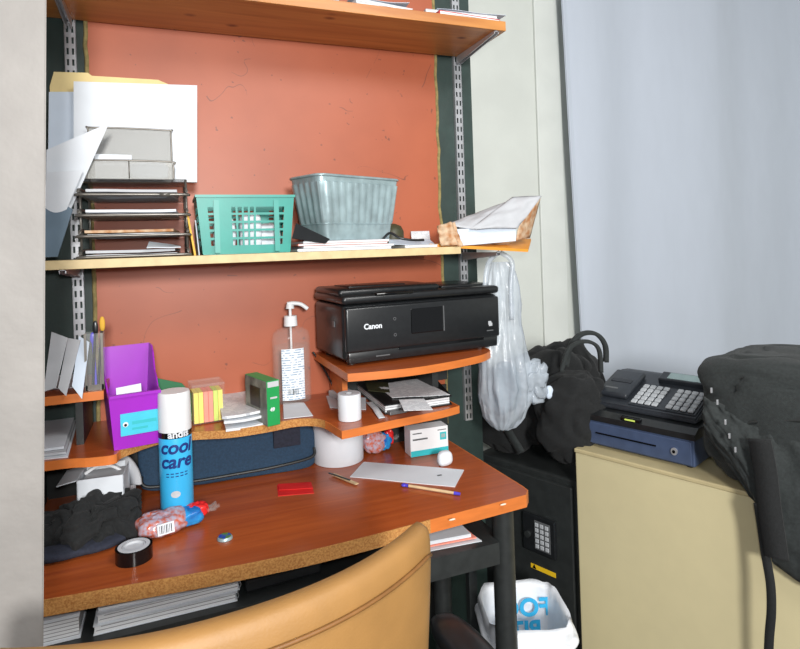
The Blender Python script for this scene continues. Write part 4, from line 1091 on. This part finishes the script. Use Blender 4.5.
# spray can
q = P(176, 520, z=DESK); q = Vector((P(177.5, 505, y=1.43).x, 1.43, DZ)); dq = q.x*_f.x+q.y*_f.y
rc_ = 15.7*dq/F; ht = P(176, 391, y=1.425).z-DZ
can = thing('spray_can', 'blue and white aerosol spray can standing in front of the purple bin', 'spray can', q, -YAW*.0+R(-1))
bm = B(); lathe(bm, [(0, 0), (rc_*.93, 0), (rc_, .004), (rc_, ht*.70), (rc_*.96, ht*.715), (0, ht*.715)], 48); finish('can_body', bm, m_canblue, can, 40)
bm = B(); lathe(bm, [(rc_+.0002, ht*.655), (rc_+.0005, ht*.656), (rc_+.0005, ht*.70), (rc_+.0002, ht*.701)], 48); finish('black_band', bm, m_blackg, can, 40)
bm = B(); lathe(bm, [(0, ht*.70), (rc_*1.0, ht*.70), (rc_*.99, ht*.86), (rc_*.97, ht*.985), (rc_*.92, ht), (0, ht)], 48); finish('cap', bm, m_wplast, can, 40)
bm = B(); lathe(bm, [(rc_+.0002, ht*.02), (rc_+.0004, ht*.022), (rc_+.0004, ht*.30), (rc_+.0002, ht*.302)], 48); 
def wrapt(body, size, x, z, m, name, bold=0, shear=0):
    bm = text_bm(body, size, .0003, bold, shear, 'CENTER', 1, False, rc_, None)
    bmesh.ops.transform(bm, matrix=TR(0, 0, z) @ Matrix.Rotation(math.atan2(x, rc_)*1.0, 4, 'Z'), verts=bm.verts[:])
    finish(name, bm, m, can)
bm.free()
wrapt('andis', .022, .008, ht*.664, m_paper, 'brand_lettering', .0006)
wrapt('cool', .040, .001, ht*.545, m_navy, 'lettering', .0011, .2)
wrapt('care', .040, .001, ht*.435, m_navy, 'lettering', .0011, .2)
bm = B()
for i in range(5):
    a0_ = R(-90-34+i*16); 
    for s in range(2):
        z0 = ht*(.385-s*.022)
        aa = [a0_+R(k*3.5) for k in range(4)]
        for k in range(3):
            p_ = [Vector(((rc_+.0008)*math.cos(aa[k+d1]), (rc_+.0008)*math.sin(aa[k+d1]), z0+d2)) for d1, d2 in ((0, 0), (1, 0), (1, .0022), (0, .0022))]
            bm.faces.new([bm.verts.new(v) for v in p_])
finish('small_print', bm, m_navy, can)
bm = B()
for k in range(24):
    a = 2*PI*k/24
    p_ = []
    for d in (0, 1):
        a2 = 2*PI*(k+d)/24
        xx, zz_ = .010*math.cos(a2)-.002, .0075*math.sin(a2)+ht*.23
        p_.append(Vector(((rc_+.0009)*math.sin(xx/rc_), -(rc_+.0009)*math.cos(xx/rc_), zz_)))
    c_ = Vector(((rc_+.0009)*math.sin(-.002/rc_), -(rc_+.0009)*math.cos(-.002/rc_), ht*.23))
    bm.faces.new([bm.verts.new(v) for v in (c_, p_[0], p_[1])])
finish('oval_badge', bm, m_greypaper, can)

# blue laptop sleeve leaning under the riser
s0, s1 = P(140, 489, z=DESK), P(315, 464, z=DESK)
ls = thing('laptop_sleeve', 'dark blue fabric laptop sleeve leaning under the riser shelf', 'bag', ((s0.x+s1.x)/2, min(s0.y, s1.y)+.0, DZ))
ls.location.y = YW-.085
hw = (s1.x-s0.x)/2
bm = B()
def lsf(p):
    t_ = (p.z+.068)/.136
    p.y += .02*t_; p.y *= 1
    p.z -= .018*max(0, p.x/hw)**2
    return p
blob(bm, (0, 0, .070), (hw, .028, .068), .3, .005, 14, 96, 40, .0005, None, 4, .003, lsf); finish('body', bm, m_bluecloth, ls, True)
bm = B(); tube(bm, smoothpath([(-hw*.97, -.028, .05), (-hw*.9, -.033, .024), (-hw*.4, -.034, .020), (0, -.034, .02), (hw*.5, -.034, .022), (hw*.93, -.028, .03), (hw*.98, -.015, .05)], 8), .004, 8); finish('zipper', bm, m_blackm, ls, True)
bm = B(); box(bm, hw*.48, hw*.80, -.0345, -.030, .07, .125, .002); finish('tab', bm, m_navycloth, ls)

# candy bags
def candybag(name, label, c, rz, sx_, sy_, sz_, seed, printed=True, parts=None):
    t = thing(name, label, 'candy bag', c, rz)
    bm = B(); blob(bm, (0, 0, sz_), (sx_, sy_, sz_), .7, .006, 26, 48, 28, .0, None, seed, .004); finish('bag_body', bm, m_candy, t, True)
    bm = B(); blob(bm, (sx_*1.0, 0, sz_*.9), (sx_*.62, sy_*.75, sz_*.8), .7, .006, 30, 40, 24, .0, None, seed+1, .004); finish('blue_part', bm, m_candyblue, t, True)
    bm = B(); blob(bm, (sx_*1.45, sy_*.15, sz_*1.1), (sx_*.5, sy_*.55, sz_*.75), .7, .005, 30, 40, 24, .0, None, seed+2, .004); finish('red_part', bm, m_candyred, t, True)
    bm = B(); grid(bm, lambda u, v: Vector((sx_*(1.75+.55*u), sy_*(-.5+v)+.004*math.sin(u*9), sz_*.9+.006*math.sin(v*12)+.004*u)), 8, 8, .0008); finish('crimped_end', bm, m_clear, t, True)
    return t
q = P(182, 526, z=DESK)
cb1 = candybag('candy_bag', 'open red and blue candy bag in front of the spray can', (P(163, 537, z=DESK).x, P(163, 540, z=DESK).y+.036, DZ), R(16), .052, .038, .022, 3)
bm = B()
box(bm, -.022, .012, -.0465, -.0380, .004, .026, 0, 1, RX(-12)); sk = finish('barcode_label', bm, m_paper, cb1)
bm = B()
for i, wv in enumerate((1, 2, 1, 1, 2, 1, 1, 2)): box(bm, -.018+i*.0033, -.018+i*.0033+.0008*wv, -.0472, -.0463, .007, .023, 0, 1, RX(-12))
finish('barcode', bm, m_blackp, sk)
q = P(374, 455, z=DESK)
candybag('candy_bag', 'orange, blue and red candy bag on the desk behind the large paper roll', (q.x+.006, YW-.075, DZ), R(4), .034, .022, .032, 9)

# teal and white box
q0, q1 = P(411, 458, z=DESK), P(453, 457, z=DESK)
tbx = thing('carton', 'white and teal carton standing at the right back of the desk', 'box', (q0.x, q0.y, DZ), R(-2))
dq = q0.x*_f.x+q0.y*_f.y; ww = (q1-q0).length*.98; hh = 27*dq/F
bm = B(); box(bm, 0, ww, 0, .05, 0, hh, .001, 1); finish('box_body', bm, m_wplast, tbx)
bm = B(); box(bm, .0005, ww-.0005, -.0007, .0003, .0005, hh*.22); finish('teal_stripe', bm, m_tealp, tbx)
bm = B(); box(bm, ww*.78, ww*.95, -.0007, .0003, hh*.5, hh*.78); sq = finish('teal_square', bm, m_tealp, tbx)
bm = B(); box(bm, ww*.81, ww*.92, -.0010, -.0005, hh*.58, hh*.72); finish('square_mark', bm, m_lcd, sq)
for l_ in ((.06, .45, .60, .66), (.06, .30, .83, .87), (.72, .95, .86, .89)):
    bm = B(); box(bm, ww*l_[0], ww*l_[1], -.0007, .0003, hh*l_[2], hh*l_[3]); finish('print_line', bm, m_greyp, tbx)
# white bottle-shaped eraser / cap
q = P(447, 467, z=DESK)
bm = B(); blob(bm, (0, 0, .018), (.021, .015, .020), .75, .002, 30, 32, 20, 0, None, 2); solo('tissue', bm, m_paper, 'crumpled white tissue in front of the white and teal carton', 'tissue', (q.x, q.y+.014, DZ), smooth=True)
# long paper
z = DZ
env = sheet('envelope', 'long white envelope lying flat at the right of the desk', 'envelope', [P(350, 477, z=z), P(455, 487, z=z), P(464, 470, z=z), P(364, 462, z=z)], m_paper, thick=.0016, wav=.002)
bm = B(); q = P(438, 477, z=z); box(bm, 0, .012, 0, .006, 0, .0006); o = finish('printed_mark', bm, m_greyp, env, label='small grey mark'); o.location = (q.x-env.location.x, q.y-env.location.y, .0022)
# wooden stick + wire
z = DZ
bm = B(); a, b = P(333, 474, z=z+.003), P(357, 484, z=z+.003); sweep(bm, [a, (a+b)/2, b], rect(.010, .0025)); solo('wooden_stick', bm, m_wood, 'flat wooden stick beside the left end of the white envelope', 'stick')
bm = B(); a, b = P(329, 473, z=z+.007), P(350, 480, z=z+.007); sweep(bm, [a, (a+b)/2, b], rect(.004, .002)); solo('nail_file', bm, m_blackm, 'thin dark file lying on the wooden stick', 'file')
# pen
pa, pb_ = P(404, 485, z=z+.004), P(460, 494, z=z+.004)
pen = thing('pen', 'clear ballpoint pen with violet ends in front of the white envelope', 'pen', (pa+pb_)/2)
dv = (pb_-pa)/2
bm = B(); cyl(bm, -dv*.82, dv*.82, .0036, seg=10); finish('barrel', bm, m_wood, pen, 40)
bm = B(); cyl(bm, dv*.80, dv, .0042, .0034, 12); finish('cap', bm, m_violet, pen, 40)
bm = B(); cyl(bm, -dv, -dv*.86, .0034, .0044, 12); finish('end_plug', bm, m_violet, pen, 40)
bm = B(); blob(bm, -dv, (.007, .007, .004), 1, 0, 8, 16, 10); finish('tip', bm, m_violet, pen, True)
# red cards
for i in range(2):
    zz = DZ+.0025*i
    sheet('red_card', ('red card lying flat on the desk front of the blue sleeve', 'red folded card lying on the other red card')[i], 'card', [P(278+i, 496-6*i, z=zz), P(314-i, 493-5*i, z=zz), P(311, 482, z=zz), P(277+i, 485-i, z=zz)], m_red, thick=.0015, wav=.0008, group='red cards', seed=i)
# bottle cap
q = P(225, 539, z=DESK)
cp = thing('bottle_cap', 'small green and blue bottle cap lying on the desk', 'bottle cap', (q.x, q.y, DZ))
prof = [(0, .003), (.0, .0058), (.012, .006), (.0148, .0045), (.0158, .0)]
bm = B(); lathe(bm, [(.0, 0), (.0158, 0), (.0155, .003), (.0135, .0055), (0, .006)], 42)
for v in bm.verts:
    if v.co.z < .004 and Vector((v.co.x, v.co.y)).length > .01:
        a = math.atan2(v.co.y, v.co.x); k = 1+.05*math.sin(a*21); v.co.x *= k; v.co.y *= k
finish('crimped_rim', bm, m_galv, cp, 40)
bm = B(); cyl(bm, (0, 0, .006), (0, 0, .0066), .0125, seg=24); finish('printed_top', bm, m_gold, cp)
# tape roll
q = P(134, 562, z=DESK); dq = q.x*_f.x+q.y*_f.y
tp = thing('tape_roll', 'roll of black tape lying on the desk by the black cloth', 'tape', (q.x, q.y+.012, DZ)); r0 = 17.5*dq/F
bm = B(); lathe(bm, [(r0*.62, .0), (r0, 0), (r0, .026), (r0*.62, .026)], 48, closed=True); finish('tape', bm, m_blackg, tp, 40)
bm = B(); lathe(bm, [(r0*.55, .0005), (r0*.618, .0005), (r0*.618, .0263), (r0*.55, .0263)], 48, closed=True); finish('core', bm, m_greypaper, tp, 40)
bm = B(); lathe(bm, [(r0*.64, .0262), (r0*.86, .0262), (r0*.86, .0268), (r0*.64, .0268)], 48, closed=True); finish('side_label', bm, m_greypaper, tp, 40)
bm = B(); cyl(bm, (0, 0, .0), (0, 0, .022), r0*.54, seg=32); finish('paper_disc', bm, m_greypaper, tp, 40)

# black cloth heap
q = P(92, 560, z=DESK)
cl = thing('clothing', 'crumpled black garment heaped at the left front of the desk', 'clothing', (P(88, 540, z=DESK).x, P(88, 535, z=DESK).y, DZ))
bm = B(); blob(bm, (.004, -.01, .03), (.105, .085, .044), .8, .034, 17, 130, 70, .0115, None, 11, .026); finish('heap', bm, m_blackcloth, cl, True)
bm = B(); blob(bm, (-.03, -.02, .012), (.12, .095, .014), .7, .008, 14, 64, 24, .0002, None, 5, .004); finish('navy_fold', bm, m_navycloth, cl, True, 'dark navy lower fold')
# white box with things left
q = P(78, 505, z=DESK)
wb = thing('open_box', 'white open cardboard box behind the black garment on the desk', 'box', (P(77, 500, y=1.47).x, 1.47, DZ), R(-4))
bw_ = .095; bh_ = P(95, 478, y=1.47).z-DZ
bm = B(); box(bm, 0, bw_, 0, .002, 0, bh_); box(bm, 0, bw_, .10, .102, 0, bh_); box(bm, 0, .002, 0, .10, 0, bh_); box(bm, bw_-.002, bw_, 0, .10, 0, bh_); box(bm, 0, bw_, 0, .1, 0, .002); finish('box_body', bm, m_paper, wb)
bm = B(); box(bm, -.04, .0, .0, .1, -.001, .001, 0, 1, mul(TR(0, 0, bh_), RY(-10))); finish('flap', bm, m_paper, wb)
bm = B(); box(bm, .006, bw_-.006, .012, .09, 0, bh_-.012, .004); solo('white_packet', bm, m_greypaper, 'grey-white packet inside the open white box', 'packet', wb.location+Vector((0, 0, .003)), R(-4))
bm = B(); tube(bm, smoothpath([(P(85, 474, y=1.53)), P(98, 466, y=1.53), P(112, 466, y=1.53), P(122, 471, y=1.53)], 6), .004, 8); solo('tube', bm, m_wplast, 'white tube lying across the top of the open white box', 'tube', smooth=True)
q = P(122, 492, y=1.50)
gc = thing('tape_dispenser', 'grey-white curved holder between open white box and blue sleeve', 'dispenser', (P(124, 490, y=1.58).x, 1.575, DZ), R(-50))
bm = B(); sweep(bm, smoothpath([(-.035, 0, .003), (-.035, 0, .05), (-.02, 0, .085), (.01, 0, .095), (.038, 0, .075), (.045, 0, .05)], 6), rect(.04, .006), (0, 1, 0)); finish('arch', bm, m_greypaper, gc, True)
bm = B(); box(bm, -.038, .02, -.02, .02, 0, .06, .003); finish('holder_base', bm, m_greypaper, gc)

# ------------------------------------------------------------------ under-desk tray contents
TZ = TRZ+.0008
xb0, xb1 = P(95, 620, y=1.24).x, P(236, 592, y=1.24).x
bl = ['white notebook lowest of the stack under the desk front', 'white notebook in the middle of the stack under the desk front', 'white spiral notebook uppermost of the stack under the desk front']
zz = TZ
for i in range(3):
    hh = .017
    t = thing('notebook', bl[i], 'notebook', ((xb0+xb1)/2+.004*i, 1.31+.004*i, zz), R((0, 1, -1)[i]), 'notebooks under the desk front')
    w2 = (xb1-xb0)/2
    bm = B(); box(bm, -w2, w2, -.10, .10, 0, .0012); box(bm, -w2, w2, -.10, .10, hh-.0012, hh); finish('cover', bm, m_paper, t)
    bm = B(); box(bm, -w2+.002, w2-.004, -.098, .098, .0012, hh-.0012); finish('pages', bm, m_pages, t)
    bm = B()
    for k in range(16): 
        pts = [(w2-.004+.007*math.cos(a*PI/6), -.095+k*.0125, hh/2+.0072*math.sin(a*PI/6)) for a in range(12)]
        tube(bm, pts, .0008, 5, (0, 1, 0), True)
    finish('spiral_binding', bm, m_steel, t, True)
    zz += hh+.0006
x0_ = P(40, 640, y=1.235).x
book('paper_pad', 'white pad left of the spiral notebooks under the desk front', 'paper', ((x0_+P(88, 625, y=1.235).x)/2-.02, 1.31, TZ), P(88, 625, y=1.235).x-x0_+.02, .19, .045, 0, m_paper)
q0, q1 = P(240, 600, y=1.22).x, P(318, 572, y=1.22).x
bm = B(); box(bm, 0, q1-q0, 0, .15, 0, .028, .006, 3); box(bm, .006, q1-q0-.03, -.001, .002, .019, .022); solo('keyboard', bm, m_blackp, 'black flat case lying right of the spiral notebooks under the desk', 'case', (q0+.012, 1.225, TZ), R(4))
bpy.data.objects['keyboard'].name = 'flat_case'
bl = ['white papers lowest of the pile at the right of the under-desk tray', 'orange-lined papers in the pile at the right of the under-desk tray', 'white papers uppermost of the pile at the right of the under-desk tray']
for i in range(3):
    z = TZ+.009*i
    q = [P(425, 552, z=TZ), P(482, 541, z=TZ)]
    sheet('paper_sheaf', bl[i], 'paper', [(q[0].x, q[0].y+.003*i, z), (q[1].x-.012*i, q[1].y+.004*i, z), (q[1].x-.02, q[1].y+.17, z), (q[0].x, q[0].y+.17, z)], (m_paper, m_pnote, m_paper)[i], thick=(.008, .0025, .008)[i], group='papers on the under-desk tray', wav=.001, seed=i+40)

# ------------------------------------------------------------------ chair
cc = Vector((.05, 0, 0))
chair = thing('office_chair', 'tan leather office chair pushed up to the desk front', 'chair', (cc.x+.014, .86, 0), R(7))
CZ = .919; half = .305; ybk = .695-.86; bulge = .10
def yarc(s): return ybk+bulge*abs(s)**2.2
def cback(s, z, off):  # s across -1..1, thickness offset towards the desk
    top = CZ-.010*(1-abs(s))*1.0
    k = (z-.45)/(CZ-.45)
    x = half*s*(1-.13*(1-k)); y = yarc(s)+off*.9+.03*(1-k)*-0
    return Vector((x, y, z))
bm = B()
NS, NP = 48, 26
rings = []
for i in range(NS+1):
    s = -1+2*i/NS
    e = min(1, (1-abs(s))/.10); ez_ = math.sqrt(max(0, 1-(1-e)**2)); 
    hth = .032*(.25+.75*ez_); ctop = CZ-.05*(1-ez_)
    ring = []
    for k in range(NP):
        a = 2*PI*k/NP
        zz_ = spow(math.sin(a), .35)*(ctop-.42)/2+(ctop+.42)/2
        off = spow(math.cos(a), .5)*hth
        ring.append(bm.verts.new(cback(s, zz_, off+.032)))
    rings.append(ring)
for a, b in zip(rings[:-1], rings[1:]):
    for k in range(NP): bm.faces.new((a[k], a[(k+1) % NP], b[(k+1) % NP], b[k]))
bm.faces.new(rings[0]); bm.faces.new(rings[-1][::-1])
finish('backrest', bm, m_tan, chair, True)
def seam(s0, s1, dz, off, r, m, name):
    bm = B(); pts = []
    for i in range(41):
        s = s0+(s1-s0)*i/40; e = min(1, (1-abs(s))/.10); ez_ = math.sqrt(max(0, 1-(1-e)**2))
        pts.append(cback(s, CZ-.05*(1-ez_)-dz, off+.032-.032*(.25+.75*ez_)))
    tube(bm, pts, r, 8); return finish(name, bm, m, chair, True)
seam(-.94, .94, .036, -.0005, .0028, m_tanseam, 'piping')
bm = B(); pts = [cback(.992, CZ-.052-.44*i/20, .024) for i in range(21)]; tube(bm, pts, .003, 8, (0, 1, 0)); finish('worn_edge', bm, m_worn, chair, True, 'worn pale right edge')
bm = B(); blob(bm, (.02, .14, .47), (.24, .20, .055), .5, .004, 10, 64, 28); finish('seat', bm, m_tan, chair, True)
for s in (-1, 1):
    q = Vector((.475-cc.x, .89-.86, .625)) if s > 0 else Vector((-.40, .0, .625))
    bm = B(); blob(bm, (q.x, q.y+.02, q.z-.012), (.036, .10, .024), .75, 0, 8, 40, 20); ar = finish('armrest', bm, m_blackp, chair, True)
    bm = B(); tube(bm, smoothpath([(q.x, q.y+.02, q.z-.03), (q.x, q.y+.04, .54), (q.x*.85, q.y+.07, .45), (q.x*.5, .12, .41)], 6), .016, 10); finish('arm_bracket', bm, m_blackp, ar, True)
bm = B(); cyl(bm, (0, .12, .09), (0, .12, .42), .028, seg=20); finish('gas_column', bm, m_blackm, chair, 40)
for k in range(5):
    a = 2*PI*k/5+.628
    e = Vector((.24*math.cos(a), .12+.24*math.sin(a), .075))
    bm = B(); sweep(bm, [(0, .12, .105), ((0+e.x)/2, (.12+e.y)/2, .095), tuple(e)], rect(.045, .03)); lg = finish('base_leg', bm, m_blackp, chair)
    bm = B(); cyl(bm, (e.x-.02*math.sin(a), e.y+.02*math.cos(a), .029), (e.x+.02*math.sin(a), e.y-.02*math.cos(a), .029), .029, seg=20); finish('caster', bm, m_blackp, lg, 40)
    bm = B(); cyl(bm, (e.x, e.y, .05), (e.x, e.y, .08), .008, seg=10); finish('caster_stem', bm, m_blackm, lg)

# ------------------------------------------------------------------ waste bin with liner
RZ_ = .385
bc_ = P(524, 609, z=RZ_)
wbn = thing('waste_bin', 'waste bin lined with a white bag printed in blue, behind the desk leg', 'bin', (bc_.x, bc_.y, 0.0), R(-18))
wbn.scale = (1, 1, .94)
hx, hy = .108, .110
def rring(z, s, n=72, wob=0, seed=0):
    out = []
    for i in range(n):
        a = 2*PI*i/n; w_ = 1+wob*noise.noise(Vector((math.cos(a)*3, math.sin(a)*3, z*9+seed)))
        out.append(Vector((spow(math.cos(a), .5)*hx*s*w_, spow(math.sin(a), .5)*hy*s*w_, z+wob*.25*noise.noise(Vector((math.cos(a)*2.2, math.sin(a)*2.2, seed+4)))*(1 if z > .3 else 0))))
    return out
bm = B(); vr = [[bm.verts.new(p) for p in rring(z, s)] for z, s in ((0, .78), (.39, .95), (.39, .93), (.012, .76))]
for a, b in zip(vr[:-1], vr[1:]):
    for k in range(72): bm.faces.new((a[k], a[(k+1) % 72], b[(k+1) % 72], b[k]))
bm.faces.new(vr[0][::-1]); bm.faces.new(vr[-1]); finish('tub', bm, m_blackp, wbn, 40)
bm = B(); spec = ((.03, .84, .03), (.15, .90, .05), (.27, .97, .06), (.36, 1.02, .06), (.405, 1.03, .05), (.425, .985, .05), (.405, .92, .05), (.33, .84, .05), (.22, .78, .05), (.12, .7, .05))
vr = [[bm.verts.new(p) for p in rring(z, s, 72, w_, i)] for i, (z, s, w_) in enumerate(spec)]
for a, b in zip(vr[:-1], vr[1:]):
    for k in range(72): bm.faces.new((a[k], a[(k+1) % 72], b[(k+1) % 72], b[k]))
bm.faces.new(vr[-1])
ln = finish('liner', bm, m_trashw, wbn, True)
bm = B(); tube(bm, rring(.372, 1.045, 60, .05, 3), .010, 10, closed=True); finish('liner_roll', bm, m_trashw, ln, True)
# mirrored print seen through the far inner side of the liner
sc_ = .10
for body, zz_, sz in (('FOO', .340, .066), ('PIT', .278, .062)):
    bm = text_bm(body, sz, .0006, .0022, 0, 'CENTER', 1.05, True)
    bmesh.ops.transform(bm, matrix=mul(TR(.022, hy*.66, zz_), RX(-8)), verts=bm.verts[:])
    finish('print', bm, m_skyblue, ln, False, 'blue mirrored lettering')

# ------------------------------------------------------------------ light
def area(name, loc, target, size, power, col=(1, 1, 1)):
    l = bpy.data.lights.new(name, 'AREA'); l.shape = 'DISK'; l.size = size; l.energy = power; l.color = col
    o = bpy.data.objects.new(name, l); COL.objects.link(o); o.location = loc
    o.rotation_euler = (Vector(target)-Vector(loc)).to_track_quat('-Z', 'Y').to_euler(); return o
area('rear_fill', (0, -2.2, 1.95), (.7, 1.6, 1.1), .5, 120, (1, .985, .96))  # added fill far behind the camera, evens near and far; no known fixture
area('overhead_fill', (.9, -.3, 2.65), (.9, .6, 0), .8, 26, (1, .98, .95))  # added overhead fill to brighten level surfaces, an unseen source
fl = bpy.data.lights.new('camera_flash', 'POINT'); fl.energy = 24; fl.shadow_soft_size = .03
fo = bpy.data.objects.new('camera_flash', fl); COL.objects.link(fo); fo.location = (.03, -.02, 1.42)
w = bpy.data.worlds.new('world'); SC.world = w; w.use_nodes = True
w.node_tree.nodes['Background'].inputs['Color'].default_value = (.92, .96, 1, 1)
w.node_tree.nodes['Background'].inputs['Strength'].default_value = .35
SC.view_settings.view_transform = 'Standard'; SC.view_settings.look = 'None'; SC.view_settings.gamma = 1
SC.view_settings.exposure = 0; SC.view_settings.use_curve_mapping = False
